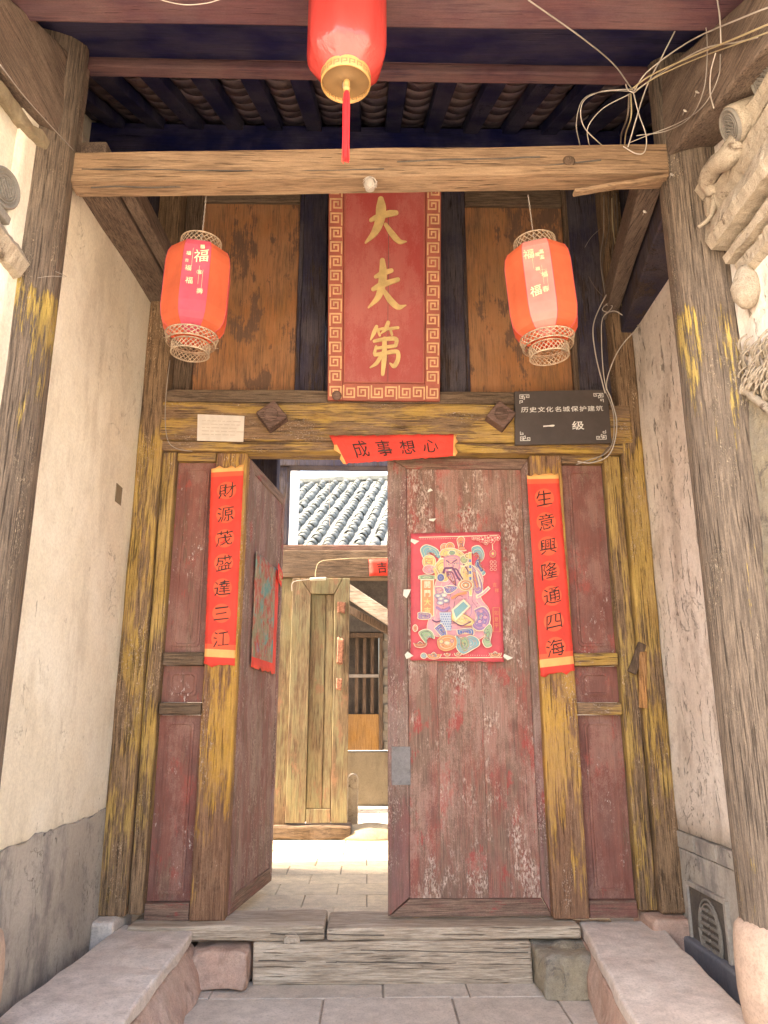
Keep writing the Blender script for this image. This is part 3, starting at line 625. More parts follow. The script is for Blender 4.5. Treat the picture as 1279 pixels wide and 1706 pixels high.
obj('inner_strip', hexa([(1.29, 3.03, 3.78), (1.40, 3.03, 3.78), (1.61, 4.42, 3.80), (1.53, 4.42, 3.80), (1.29, 3.03, 3.93), (1.40, 3.03, 3.93), (1.61, 4.42, 3.98), (1.53, 4.42, 3.98)], 3, .006, .006), M['brownwood_y'], t2)
jb = thing('cable_clamp', 'small pale porcelain cable clamp on the left tie beam by the lantern', 'clamp', aY(257, 458, 4.1))
c = aY(257, 458, 4.1)
obj('clamp_body', box(c.x-.035, c.x+.035, c.y-.03, c.y+.03, c.z-.025, c.z+.03, .006), M['cable_w'], jb)
obj('clamp_cap', box(c.x-.02, c.x+.045, c.y-.035, c.y-.031+.04, c.z-.055, c.z-.026, .006), M['cable'], jb)
# overhead side beams running forward from the columns
def fore(x0, x1, label):
    t = thing('bracket_beam', label, 'beam', ((x0+x1)/2, 2.3, 3.6))
    obj('beam', hexa([(x0, 1.9, 3.48), (x1, 1.9, 3.48), (x1, 2.99, 3.81), (x0, 2.99, 3.81), (x0, 1.9, 3.70), (x1, 1.9, 3.70), (x1, 2.99, 4.30), (x0, 2.99, 4.30)], 7, .012, .014), M['brownwood_y'], t)
    return t
tl = fore(-1.60, -1.345, 'weathered timber bracket beam over the left pier')
obj('mortar_edge', rbox((-1.41, 1.5, 3.355), (-1.41, 2.76, 3.66), .08, .06, .012, 30, .022, 9), M['mud'], tl)
tr_ = fore(1.36, 1.60, 'weathered timber bracket beam over the right pier')
# purlins
z1 = aY(640, 44, 2.40).z; z1t = z1+.17
pu1 = thing('eave_purlin', 'purplish painted eave purlin across the top of the photograph', 'beam', (0, 2.32, z1))
obj('lower_board', rbox((-2.0, 2.33, z1+.055-.012), (2.0, 2.33, z1+.055+.014), .16, .11, .012, 30, .006, 2), M['purlin'], pu1)
z2 = aY(640, 118, 2.98).z
pu2 = thing('purlin', 'purple-red purlin with a rounded top edge behind the big lantern', 'beam', (0, 3.0, z2))
obj('lower_board', rbox((-2.0, 3.015, z2+.024), (2.0, 3.015, z2+.028), .07, .05, .01, 30, .004, 2), M['purlin'], pu2)
obj('upper_roll', rbox((-2.0, 3.025, z2+.083), (2.0, 3.025, z2+.087), .085, .064, .028, 30, .006, 2), M['purlin'], pu2)
z3 = aY(640, 205, 4.2).z
pu3 = thing('ridge_purlin', 'dark blue ridge board at the back of the porch ceiling', 'beam', (0, 4.3, z3-.3))
obj('board', rbox((-2.0, 4.28, z3-.12), (2.0, 4.28, z3-.12), .10, .24, .01, 20, .006, 2), M['blue'], pu3)
print('purlins', z1, z2, z3)
# roof: rafters, tile undersides, top skin
YE, ZE = 1.75, z1t+.14-.25
slope = (z3+.03-(z2+.15))/(4.3-3.07)
def roofz(y): return z2+.15+(y-3.07)*slope
YR = 4.42
rf = thing('gate_roof', 'dark tiled porch roof seen from below with blue rafters', 'roof', (0, 3.1, roofz(3.1)))
b0 = None
xs_r = [-1.95+.262*i for i in range(16)]
for x in xs_r:
    y0, y1 = 1.9, YR
    if b0 is None:
        b = rbox((x, y0, roofz(y0)), (x, y1, roofz(y1)), .10, .07, .006, 6, .004); b0 = obj('rafter', b, M['rafter'], rf); bx0 = x
    else:
        o = b0.copy(); COL.objects.link(o); o.location.x = x-bx0
# curved tile undersides between the rafters
b = bmesh.new(); n = 8
for side, rr in ((0, .085), (1, .075)):
    pass
def tile_bm(w, L, sag, th=.012, up=True, n=8):
    b = bmesh.new(); A = []
    for yy in (0, L):
        for r_ in (0, th):
            row = []
            for i in range(n+1):
                t = -1+2*i/n; z = (1-t*t)*sag*(1 if up else -1); row.append(b.verts.new((t*w/2, yy, z+r_)))
            A.append(row)
    for i in range(n):
        b.faces.new((A[0][i], A[0][i+1], A[2][i+1], A[2][i])).smooth = True; b.faces.new((A[1][i], A[3][i], A[3][i+1], A[1][i+1])).smooth = True
        b.faces.new((A[0][i], A[1][i], A[1][i+1], A[0][i+1])); b.faces.new((A[2][i], A[2][i+1], A[3][i+1], A[3][i]))
    b.faces.new((A[0][0], A[2][0], A[3][0], A[1][0])); b.faces.new((A[0][n], A[1][n], A[3][n], A[2][n]))
    return b
sl_a = math.atan(slope); tb = None; rnd = random.Random(11)
for x in [v+.131 for v in xs_r[:-1]]:
    for j in range(11):
        y = 2.98+j*.135
        if tb is None: tb = obj('tile_underside', tile_bm(.185, .17, -.03), M['underside'], rf, local=True); o = tb
        else: o = tb.copy(); COL.objects.link(o)
        o.location = Vector((x+rnd.uniform(-.008, .008), y, roofz(y)+.065+rnd.uniform(-.005, .004)))-ORG[rf]; o.rotation_euler = (sl_a-.09, rnd.uniform(-.05, .05), rnd.uniform(-.06, .06))
obj('eave_boarding', hexa([(-2.0, 1.75, roofz(1.75)-.045), (2.0, 1.75, roofz(1.75)-.045), (2.0, 3.0, roofz(3.0)-.045), (-2.0, 3.0, roofz(3.0)-.045), (-2.0, 1.75, roofz(1.75)-.037), (2.0, 1.75, roofz(1.75)-.037), (2.0, 3.0, roofz(3.0)-.037), (-2.0, 3.0, roofz(3.0)-.037)], 0, 0), M['blue'], rf)
b = bmesh.new(); hexa([(-2.6, 1.7, roofz(1.7)+.1), (2.6, 1.7, roofz(1.7)+.1), (2.6, YR, roofz(YR)+.1), (-2.6, YR, roofz(YR)+.1), (-2.6, 1.7, roofz(1.7)+.2), (2.6, 1.7, roofz(1.7)+.2), (2.6, YR, roofz(YR)+.2), (-2.6, YR, roofz(YR)+.2)], 0, 0, bm=b)
hexa([(-2.6, YR+.001, roofz(YR)+.1), (2.6, YR+.001, roofz(YR)+.1), (2.6, 6.0, roofz(YR)-.55), (-2.6, 6.0, roofz(YR)-.55), (-2.6, YR+.001, roofz(YR)+.2), (2.6, YR+.001, roofz(YR)+.2), (2.6, 6.0, roofz(YR)-.45), (-2.6, 6.0, roofz(YR)-.45)], 0, 0, bm=b)
obj('roof_bed', b, M['rafter'], rf)
te = None
for i in range(34):
    if te is None: te = obj('eave_tile', tile_bm(.16, .3, .06), M['rooftile'], rf, local=True); o = te
    else: o = te.copy(); COL.objects.link(o)
    o.location = Vector((-2.5+i*.152, 5.82, roofz(YR)-.40+.004*(i % 3)))-ORG[rf]; o.rotation_euler = (-.42, 0, .03*math.sin(i*2.3))
# unseen plain wall masses added beside the gate to keep the sun off the porch
hz = roofz(YR)+.2
for s_, lab in ((-1, 'plain plastered wall mass added left of the gate to block the sun'), (1, 'plain plastered wall mass added right of the gate')):
    x0, x1 = (-4.6, -2.02) if s_ < 0 else (2.16, 4.7)
    t = thing('added_wall_mass', lab, 'building', ((x0+x1)/2, 3.4, 0)); obj('wall', box(x0, x1, 1.2, 6.0, -.02, hz-.4, .01), M['lime'], t)
    obj('gable', box(*((-2.02, -1.86) if s_ < 0 else (2.14, 2.16)), 1.2, 6.0, -.02, hz-.2, .01), M['lime'], t)

# ================================================================== THE GATE FRAME
gf = thing('gate_frame', 'tall painted timber gate frame with maroon side panels and yellow jambs', 'gate', (.05, D, FZ(1532)))
zT = FZ(1532)                       # top of threshold
zLb, zLt = FZ(752, 4.33), FZ(672, 4.33)
zRl = FZ(653, 4.35)
xs = dict(o0=FX(219), o1=FX(243), o2=FX(267), p1=FX(338), j1=FX(394), k0=FX(900), k1=FX(957), q1=FX(1033), r1=FX(1062), r2=FX(1099))
print('frame', {k: round(v, 3) for k, v in xs.items()}, 'zT', zT, 'lintel', zLb, zLt, 'right outer', FX(1099))
zbase = zT+.002
obj('post', box(WL-.0, xs['o1'], 4.33, 4.52, .30, 5.15, .012, 40, .007, 4), M['yellow_post'], gf)
obj('post', box(xs['o1']+.004, xs['o2'], 4.36, 4.5, .30, zLb-.002, .01, 30, .005, 4, 2), M['yellow_post'], gf)
obj('post', box(xs['q1']+.004, xs['r1'], 4.37, 4.5, .30, zLb-.002, .01, 30, .005, 4, 5), M['yellow_post'], gf)
obj('post', box(xs['r1']+.004, WR+.0, 4.33, 4.52, .30, 5.15, .014, 40, .009, 4, 7), M['yellow_post'], gf)
obj('jamb', box(xs['p1']+.003, xs['j1'], 4.37, 4.50, zbase, zLb-.002, .008, 24, .003, 4, 9), M['yellow'], gf)
obj('jamb', box(xs['k0'], xs['k1'], 4.37, 4.50, zbase, zLb-.002, .008, 24, .003, 4, 11), M['yellow'], gf)
# lintel and ledge
obj('lintel', box(xs['o1']-.02, FX(1045, 700), 4.32, 4.50, FZ(735, 4.32), zLt, .016, 40, .005, 3), M['yellow_h'], gf)
obj('lintel_lip', box(xs['o1']-.03, FX(1048, 700), 4.335, 4.50, zLb, FZ(735, 4.32)-.003, .006, 40, .004, 3, 4), M['yellow_h'], gf)
obj('gable_board', box(-2.0, WL-.002, 4.40, 4.5, 3.6, 5.15, .004), M['darkpost'], gf)
obj('gable_board', box(WR+.002, 2.1, 4.40, 4.5, 3.6, 5.15, .004), M['darkpost'], gf)
obj('ledge', box(xs['o1']+.004, FX(1010, 660), 4.33, 4.50, zLt+.003, zRl, .006, 30, .004, 3, 6), M['brownwood_h'], gf)
# side panels: upper, small, lower, with rails between
zz = dict(t0=FZ(752), t1=FZ(771), a1=FZ(1087), a2=FZ(1109), b1=FZ(1170), b2=FZ(1191), c1=FZ(1501))
def rpan(x0, x1, z0, z1, flip=0):
    """fielded panel: flat margin, raised middle with clipped corners, moulded edge"""
    b = bmesh.new(); box(x0, x1, 4.425, 4.45, z0, z1, 0, bm=b)
    m = (x1-x0)*.17; c = .014
    def ring(m_, y): 
        X0, X1, Z0, Z1 = x0+m_, x1-m_, z0+m_*.9, z1-m_*.9
        return [b.verts.new((x, y, z)) for x, z in ((X0+c, Z0), (X1-c, Z0), (X1, Z0+c), (X1, Z1-c), (X1-c, Z1), (X0+c, Z1), (X0, Z1-c), (X0, Z0+c))]
    r0 = ring(m, 4.4245); r1 = ring(m, 4.414); r2 = ring(m+.012, 4.414); r3 = ring(m+.018, 4.420)
    for A, B in ((r0, r1), (r1, r2), (r2, r3)):
        for i in range(8): b.faces.new((A[i], A[(i+1) % 8], B[(i+1) % 8], B[i]))
    b.faces.new(r3); bmesh.ops.recalc_face_normals(b, faces=b.faces[:]); return b
for x0, x1, sd in ((xs['o2'], xs['p1'], 0), (xs['k1'], xs['q1'], 1)):
    x0 += .003; x1 -= .002
    ym = M['yellow_h'] if sd else M['brownwood_h']
    obj('rail', box(x0-.0, x1, 4.385, 4.47, zz['t1'], zz['t0']-.003, .005, 6, .002), M['yellow_h'], gf)
    obj('panel', rpan(x0, x1, zz['a1'], zz['t1']-.002), M['maroon'], gf)
    obj('rail', box(x0, x1, 4.38, 4.47, zz['a2'], zz['a1']-.002, .008, 8, .003, 9, sd), ym, gf)
    obj('panel', rpan(x0, x1, zz['b1'], zz['a2']-.002), M['maroon'], gf)
    obj('rail', box(x0, x1, 4.38, 4.47, zz['b2'], zz['b1']-.002, .008, 8, .003, 9, sd+3), ym, gf)
    obj('panel', rpan(x0, x1, zz['c1'], zz['b2']-.002), M['maroon'], gf)
    obj('rail', box(x0, x1, 4.385, 4.47, zbase, zz['c1']-.002, .006, 6, .003), M['door_h'], gf)
# splintered piece on the right post
p, q = aY(1052, 1122, 4.34), aY(1070, 1072, 4.33)
obj('split_sliver', rbox(p, q, .05, .022, .004, 6, .006, 14, up=(0, -1, 0)), M['brownwood'], gf, 'splintered sliver standing off the post')
p, q = aY(1071, 1180, 4.325), aY(1071, 1085, 4.325)
obj('split_wound', rbox(p, q, .045, .014, .005, 8, .004, 14, up=(0, -1, 0)), M['splint'], gf, 'raw orange wood where the post has split')
# upper wall: boards
zU0, zU1 = zRl+.003, 5.15
yu = 4.44
U = lambda px: FX(px, 500, yu)
for i, (a_, b_, m_, yf) in enumerate((('c', 320, 'brownwood', 0), (320, 328, 'brownwood', -.012), (328, 495, 'orange', .015), (495, 503, 'darkpost', -.01), (503, 543, 'darkpost', -.03), (543, 730, 'darkpost', .02), (730, 772, 'darkpost', -.03), (772, 779, 'darkpost', -.01), (779, 946, 'orange', .015), (946, 955, 'brownwood', -.012), (955, 'd', 'darkpost', 0))):
    x0 = xs['o1']+.004 if a_ == 'c' else U(a_)+.001; x1 = FX(1055, 500, 4.36)-.03 if b_ == 'd' else U(b_)-.001
    nm = {'orange': 'panel', 'brownwood': 'stile', 'darkpost': 'stile'}[m_]
    top = FZ(343, yu+yf) if m_ == 'orange' else zU1
    zb_ = zU0+.0015*i if m_ != 'orange' else zU0
    obj(nm, box(x0, x1, yu+yf, yu+.06, zb_ if m_ == 'orange' else zU0, top, .004, 10, .002), M[m_], gf)
    if m_ == 'orange': obj('rail', box(x0, x1, yu-.008, yu+.055, top+.002, zU1-.002, .006, 6, .002), M['brownwood_h'], gf)
# floor stones under the posts
for x0, x1, lab in ((WL+.0, FX(236), 'small grey plinth stone under the left outer post'), (FX(1040), WR-.0, 'small reddish plinth stone under the right outer post')):
    b = box(x0, x1, 4.24, 4.55, .0, .296, .02, 8, .012, 7); o = obj('plinth_stone', b, M['bench'] if x0 < 0 else M['bench_red']); tag(o, lab, 'stone', 'plinth stones under the outer posts')
# door pins
for px, lab in ((452, 'square wooden door pin set on its corner left of the gold plaque'), (834, 'square wooden door pin set on its corner beside the dark plate')):
    c = aY(px, 692, 4.26); s_ = .068 if px < 600 else .066
    t = thing('door_pin', lab, 'door pin', (c.x, 4.3, c.z-s_), 'square door pins on the lintel')
    b = bmesh.new(); box(-s_, s_, -.06, .07, -s_, s_, .008, 2, .003, bm=b); b.transform(Matrix.Translation((0, 0, s_)) @ Matrix.Rotation(R(52 if px < 600 else 38), 4, 'Y'))
    obj('pin_body', b, M['pin'], t, local=True)
    b = bmesh.new(); lathe([(.045, 0), (.040, .003), (.036, .001), (.001, .001)], (0, 0, 0), 8, b, caps=False, smooth=False); b.transform(Matrix.Translation((0, -.061, s_)) @ Matrix.Rotation(R(90), 4, 'X'))
    obj('carved_face', b, M['pin'], t, local=True)

# ================================================================== THRESHOLD, SIDE STONES, BENCHES
th = thing('threshold', 'cracked grey timber threshold below the double doors', 'threshold', (FX(590), 4.3, 0))
tx0, tx1 = FX(213, 1550, 4.3), FX(966, 1550, 4.3)
ztop, zst_ = zT, aY(650, 1568, 4.27).z
xb0, xb1 = FX(421, 1600, 4.27), FX(886, 1600, 4.27)
xm = FX(541, 1550, 4.27)
obj('top_beam', box(tx0, xm-.004, 4.27, 4.6, zst_+.002, ztop+.004, .012, 24, .006, 5), M['threshold'], th)
obj('top_beam', box(xm+.008, tx1, 4.275, 4.6, zst_+.002, ztop-.006, .012, 30, .007, 5, 3), M['threshold'], th)
obj('lower_beam', box(xb0, xb1, 4.262, 4.5, -.005, zst_-.001, .010, 30, .007, 4, 6), M['threshold'], th)
b = bmesh.new()
for i, (px0, px1, py) in enumerate(((600, 880, 1584), (430, 560, 1600), (560, 760, 1602), (450, 640, 1555))):
    p0, p1 = aY(px0, py, 4.262), aY(px1, py+3, 4.262)
    rbox(p0, p1, .004, .0035, 0, 12, .004, 9, bm=b, seed=i)
b.transform(Matrix.Identity(4)); obj('crack_line', b, M['vent'], th)
b = bmesh.new(); lathe([(.045, 0), (.04, .006), (.028, .002), (.022, .007), (.001, .003)], (0, 0, 0), 20, b); b.transform(Matrix.Translation(aY(486, 1568, 4.268)) @ Matrix.Rotation(R(90), 4, 'X'))
for v in b.verts: v.co += noise.noise_vector(v.co*30)*.004
obj('knot', b, M['threshold'], th)
zB = .245
def block(c8, mat, name, lab, cat, grp, amp=.022, cuts=12): o = obj(name, hexa(c8, cuts, .012, amp, 9), mat); return tag(o, lab, cat, grp)
x0, x1 = FX(316, 1600, 4.2), FX(417, 1600, 4.2)
yf = aZ(360, 1655, 0).y; zt_ = zst_-.004
block([(x0, yf, 0), (x1-.015, yf, 0), (x1, 4.5, 0), (x0, 4.5, 0), (x0, yf+.05, zt_-.03), (x1-.02, yf+.04, zt_-.03), (x1, 4.5, zt_), (x0, 4.5, zt_)], M['bench_red'], 'door_stone', 'reddish hewn stone block left of the lower threshold board', 'stone', 'stone blocks flanking the threshold')
x0, x1 = FX(889, 1600, 4.2), FX(985, 1600, 4.2); yf = aZ(930, 1668, 0).y
block([(x0+.01, yf, 0), (x1, yf, 0), (x1, 4.5, 0), (x0, 4.5, 0), (x0+.02, yf+.06, zt_-.02), (x1, yf+.06, zt_-.02), (x1, 4.5, zt_), (x0, 4.5, zt_)], M['rough'], 'door_stone', 'brown chiselled stone block right of the lower threshold board', 'stone', 'stone blocks flanking the threshold')
def bench(tl_, tr2, bl_, br2, lab, side):
    A, B, C_, Dd = aZ(*tl_, zB), aZ(*tr2, zB), aZ(*br2, zB), aZ(*bl_, zB)   # back-left, back-right, front-right, front-left
    # carry the slab on towards the viewer, past the frame
    f = (1.6-A.y)/(Dd.y-A.y); Dd = A+(Dd-A)*f; f = (1.6-B.y)/(C_.y-B.y); C_ = B+(C_-B)*f
    t = thing('stone_bench', lab, 'stone slab', ((A.x+B.x)/2, 3, 0), 'low stone slabs flanking the gate')
    z0 = zB-.06
    def col(z): return [Vector((p.x, p.y, z)) for p in (Dd, C_, B, A)]
    obj('top_slab', hexa(col(z0)+col(zB), 22, .012, .012, 7), M['bench'], t)
    inner = {0: (1, 2), 1: (0, 3)}[side]; flare = (.085, -.035)[side]
    Q = (Dd, C_, B, A)
    base = [Vector((p.x+(flare if i in inner else 0), p.y, 0)) for i, p in enumerate(Q)]
    topb = [Vector((p.x+(-.002 if side == 0 else .002 if i in inner else 0), p.y, z0-.003)) for i, p in enumerate(Q)]
    obj('stone_body', hexa(base+topb, 18, .006, .022, 9), M['bench_red'], t)
bench((205, 1541), (323, 1549), (0, 1690), (200, 1706), 'grey slab-topped low stone bench on the left with a chipped edge', 0)
bench((963, 1533), (1090, 1531), (1061, 1706), (1265, 1706), 'grey slab-topped low stone bench on the right with a reddish side', 1)
# sloping cement foot along left wall
o = obj('cement_foot', hexa([(WL-.05, 1.3, -.02), (WL+.06, 1.3, -.02), (WL+.06, 4.24, -.02), (WL-.05, 4.24, -.02), (WL-.05, 1.3, .16), (WL+.02, 1.3, .10), (WL+.02, 4.24, .10), (WL-.05, 4.24, .16)], 6, .01, .01), M['skirt']); tag(o, 'blue-grey cement foot along the bottom of the left wall', 'kerb')

# ================================================================== DOOR LEAVES
dx0, dx1 = FX(646, 1150, 4.43), FX(901, 1150, 4.43)
W = dx1-dx0; zD0, zD1 = zT+.006, zLb-.006; HD = zD1-zD0
print('door', dx0, dx1, W, HD)
def leaf(label, loc, rotz, main, plainm):
    t = thing('door_leaf', label, 'door', loc, 'leaves of the gate', (0, 0, rotz))
    s_ = .118; sr = .055; rr = .085; rt = .07
    def pb(name, x0, x1, z0, z1, y=0, m=None, sd=0, cuts=20, amp=.002): return obj(name, box(x0, x1, y, y+.05, z0, z1, .0012, cuts, amp, 5, sd), m, t, local=True)
    # mitred frame
    def fr(name, pts, m): return obj(name, prism(pts, 0, .05, bev=.003), m, t, local=True)
    g_ = .0015
    fr('stile', [(0, 0), (s_-g_, rr+.01), (s_-g_, HD-rt), (0, HD)], plainm)
    fr('stile', [(W, HD), (W-sr+g_, HD-rt), (W-sr+g_, rr+.01), (W, 0)], plainm)
    fr('rail', [(0+.004, 0), (W-.004, 0), (W-sr, rr), (s_, rr)], M['door_h'])
    fr('rail', [(s_, HD-rt), (W-sr, HD-rt), (W-.004, HD), (0+.004, HD)], M['door_h'])
    seams = [s_, s_+(W-s_-sr)*.24, s_+(W-s_-sr)*.60, W-sr]
    for i in range(3): pb('plank', seams[i]+.0006, seams[i+1]-.0006, rr+.002, HD-rt-.002, .006+.0006*(i % 2), main, i, 24, .0015)
    return t
rl = leaf('closed maroon right door leaf with flaking paint and a rusty patch plate', (dx0, 4.43, zD0), 0, M['door'], M['door_plain'])
p0, p1 = aY(652, 1244, 4.42), aY(684, 1308, 4.42)
obj('patch_plate', box(p0.x-dx0, p1.x-dx0, -.004, .0, p1.z-zD0, p0.z-zD0, .001, seg=1), M['iron'], rl, 'grey iron patch plate', local=True)
b = bmesh.new()
for i in range(5):
    for j in range(2): lathe([(.003, 0), (.003, .002), (.001, .003)], (0, 0, 0), 8, b); 
bmesh.ops.delete(b, geom=b.verts[:], context='VERTS')
for sx in (.12, .88):
    for sz in (.08, .36, .64, .92):
        n_ = lathe([(.0035, 0), (.0035, .002), (.001, .003)], (0, 0, 0), 8); n_.transform(Matrix.Translation((p0.x-dx0+(p1.x-p0.x)*sx, -.004, p1.z-zD0+(p0.z-p1.z)*sz)) @ Matrix.Rotation(R(90), 4, 'X')); merge(b, n_)
obj('nail_head', b, M['iron'], rl, local=True)
HXL, ANG = xs['j1']+.006, R(82)
far = aY(452, 1476, 5.24)
# open left leaf: hinge on its left, swung inward
ll = leaf('open maroon left door leaf swung inward with a torn poster', (HXL, 4.46, zD0), ANG, M['door_plain'], M['door_plain'])

# ================================================================== PLAQUE
PT, PB_ = 3.98, 4.315
bL, bR = aY(546, 668, PB_), aY(732, 668, PB_); tL = aY(539, 320, PT)
base = Vector(((bL.x+bR.x)/2, PB_, bL.z)); PW = bR.x-bL.x
tc = Vector((base.x, PT, tL.z)); lean = math.atan2(PB_-PT, tc.z-base.z); PHv = (Vector((0, tc.y, tc.z))-Vector((0, base.y, base.z))).length; PH = PHv*1.1
print('plaque', base, PW, PHv, math.degrees(lean))
pq = thing('name_plaque', 'tall red plaque with three gold characters and a gilded fret border', 'plaque', base, None, (lean, 0, 0))
bw = PW*.135
k = PW/868.
def zx(x): return (x-622)*k
kz = PHv/(1640-40)
def zy(y): return (1640-y)*kz
obj('board', box(-PW/2+bw, PW/2-bw, -.012, .02, bw*1.15, PH-.05, .002, cuts=4), M['plaque'], pq, local=True)
for n_, a4 in (('frame_side', (-PW/2, -PW/2+bw-.001, 0.0, PH)), ('frame_side', (PW/2-bw+.001, PW/2, 0.0, PH)), ('frame_rail', (-PW/2+bw, PW/2-bw, 0., bw*1.14))):
    obj(n_, box(a4[0], a4[1], -.03, .03, a4[2], a4[3], .004), M['plaqueborder'], pq, local=True)
obj('inner_bead', prism([(-PW/2+bw+.004, PH-.06), (-PW/2+bw+.004, bw*1.15+.004), (PW/2-bw-.004, bw*1.15+.004), (PW/2-bw-.004, PH-.06), (PW/2-bw-.012, PH-.06), (PW/2-bw-.012, bw*1.15+.012), (-PW/2+bw+.012, bw*1.15+.012), (-PW/2+bw+.012, PH-.06)], -.018, -.011), M['plaqueborder'], pq, local=True)
obj('board_crack', rbox((zx(648), -.0125, zy(1500)), (zx(650), -.0125, zy(170)), .003, .003, 0, 30, .004, 3, up=(1, 0, 0)), M['vent'], pq, local=True)
CH = [[(590, 98, 20), (592, 165, 34), (585, 250, 32), (545, 350, 24), (475, 430, 7)], [(515, 258, 13), (560, 235, 18), (650, 208, 22), (708, 200, 17)], [(628, 290, 12), (680, 362, 20), (735, 418, 17), (793, 418, 2)]], \
     [[(605, 565, 17), (610, 660, 27), (600, 760, 26), (570, 850, 20), (500, 925, 6)], [(555, 690, 13), (610, 662, 18), (675, 642, 15)], [(535, 785, 14), (600, 752, 20), (725, 710, 15)], [(620, 800, 14), (670, 870, 21), (730, 920, 18), (792, 905, 3)]], \
     [[(562, 1072, 12), (542, 1120, 14), (518, 1170, 5)], [(562, 1098, 8), (615, 1085, 9)], [(578, 1110, 9), (588, 1138, 8)], [(652, 1040, 13), (632, 1090, 14), (600, 1122, 5)], [(640, 1090, 10), (728, 1078, 10)], [(672, 1100, 9), (682, 1132, 8)],
      [(545, 1183, 10), (620, 1168, 13), (712, 1165, 14), (712, 1215, 12)], [(562, 1237, 10), (705, 1218, 12)], [(560, 1225, 9), (547, 1275, 11)], [(552, 1288, 12), (700, 1262, 14), (730, 1275, 14), (728, 1325, 15), (700, 1372, 15), (668, 1352, 5)],
      [(625, 1165, 15), (623, 1300, 18), (612, 1435, 12)], [(600, 1290, 12), (565, 1350, 13), (512, 1388, 4)]]
CH = [[[(x, y, w*1.14) for x, y, w in st] for st in ch] for ch in CH]
for ch in CH:
    obj('gold_character', strokes_bm(ch, lambda x, y, o: Vector((zx(x), -.012-o, zy(y))), .008), M['gold'], pq, local=True)
# fret border: square spirals
def fret(s_, w=.12):
    P = [(-.46, -.5), (-.46, .42), (.42, .42), (.42, -.30), (-.18, -.30), (-.18, .18), (.16, .18), (.16, -.04)]
    b = bmesh.new()
    for i, ((a, c), (d, e)) in enumerate(zip(P, P[1:])):
        x0, x1 = min(a, d)-w/2, max(a, d)+w/2; z0, z1 = min(c, e)-w/2, max(c, e)+w/2
        box(x0*s_, x1*s_, -.0345-.0002*i, -.0305, z0*s_, z1*s_, 0, bm=b)
    return b
nside = 14; fs = bw*.80; pitch = (PHv-bw)/13.6; fm = None
for side in (-1, 1):
    for i in range(15):
        z = bw*1.3+pitch*(i+.3)
        if fm is None: fm = obj('fret_spiral', fret(fs), M['goldline'], pq, local=True); o = fm
        else: o = fm.copy(); COL.objects.link(o)
        o.location = (side*(PW/2-bw/2), 0, z); o.scale = (side if i % 2 else -side, 1, 1.0)
for i in range(8):
    o = fm.copy(); COL.objects.link(o); o.location = (-PW/2+bw*.5+(PW-bw)*i/7, 0, bw*.55); o.scale = (1, 1, -1) if i % 2 else (-1, 1, 1)
c = lathe([(.03, 0), (.027, .006), (.001, .008)], (0, 0, 0), 16); c.transform(Matrix.Translation((zx(258), -.036, zy(1605))) @ Matrix.Rotation(R(90), 4, 'X'))
obj('corner_stud', c, M['pin'], pq, local=True)

# ================================================================== PLATE, NOTICE
def flat_plate(corners, Y, th):
    return Sheet(*[aY(x, y, Y) for x, y in corners], wave=0.)
t = thing('engraved_plate', 'dark brown engraved plate with white characters and corner scrolls on the lintel', 'sign', aY(937, 740, 4.29))
S = flat_plate([(857, 652), (1012, 649), (1019, 738), (858, 741)], 4.285, .0)
b = S.bm(4, 3, th=0); [setattr(v, 'co', v.co) for v in b.verts]
b.free(); c4 = S.c
b = hexa([c4[3], c4[2], c4[2]+Vector((0, .02, 0)), c4[3]+Vector((0, .02, 0)), c4[0], c4[1], c4[1]+Vector((0, .02, 0)), c4[0]+Vector((0, .02, 0))], 0, .002)
obj('plate_board', b, M['plate'], t)
w_, h_ = S.size(); b = bmesh.new()
for i, ch in enumerate('历史文化名城保护建筑'):
    V, F = glyph(ch, .004); S.decal(b, brushy(V, 1.08, .86, .04, .004, i), F, .105+i*.088, .355, .075, .075*w_/h_, .0015)
V, F = glyph('级', .01); S.decal(b, brushy(V, 1.1, .85, .03, .006, 3), F, .66, .665, .12, .12*w_/h_, .0015)
V, F = stroke([(-.5, -.03, .06), (-.1, .0, .055), (.35, .02, .085), (.5, .06, .02)]); n_ = len(V); S.decal(b, V+F, [(i, i+1, n_+i+1, n_+i) for i in range(n_-1)], .355, .665, .12, .12*w_/h_, .0015)
obj('characters', b, M['platewhite'], t)
for (u, v, fx_, fy_) in ((.09, .13, 1, 1), (.91, .13, -1, 1), (.09, .87, 1, -1), (.91, .87, -1, -1)):
    b = bmesh.new(); P = [(-.5, -.9), (-.5, -.45), (-.1, -.45), (-.1, -.7), (-.3, -.7)]; Q = [(-.5, .5), (-.5, -.1), (-.1, -.1), (-.1, .28), (-.28, .28), (-.28, .1)]; Rr_ = [(-.5, .5), (.0, .5), (.0, .15), (.25, .15)]; T_ = [(.1, .5), (.9, .5), (.9, .05), (.5, .05), (.5, .3), (.7, .3)]; Z_ = [(-.1, -.1), (.2, -.25), (.25, .15)]
    for P_ in (P, Q, Rr_, T_, Z_):
        V, F = path2d([(a, c) for a, c in P_], .085)
        for idx, f in enumerate(F): S.decal(b, [(V[i][0]*fx_, V[i][1]*fy_) for i in f], [(0, 1, 2, 3)], u, v, .07, .07*w_/h_, .0015+.00008*idx)
    obj('corner_scroll', b, M['platewhite'], t)
t = thing('blank_notice', 'small pale metal notice left of the door pin on the yellow lintel', 'sign', aY(367, 735, 4.31))
c4 = [aY(x, y, 4.315) for x, y in ((329, 690), (407, 693), (405, 736), (328, 734))]; e = Vector((0, .006, 0))
obj('sheet', hexa([c4[3], c4[2], c4[2]+e, c4[3]+e, c4[0], c4[1], c4[1]+e, c4[0]+e], 0, .0005), M['notice'], t)
S = Sheet(*c4, wave=0); b = bmesh.new(); rnd = random.Random(4)
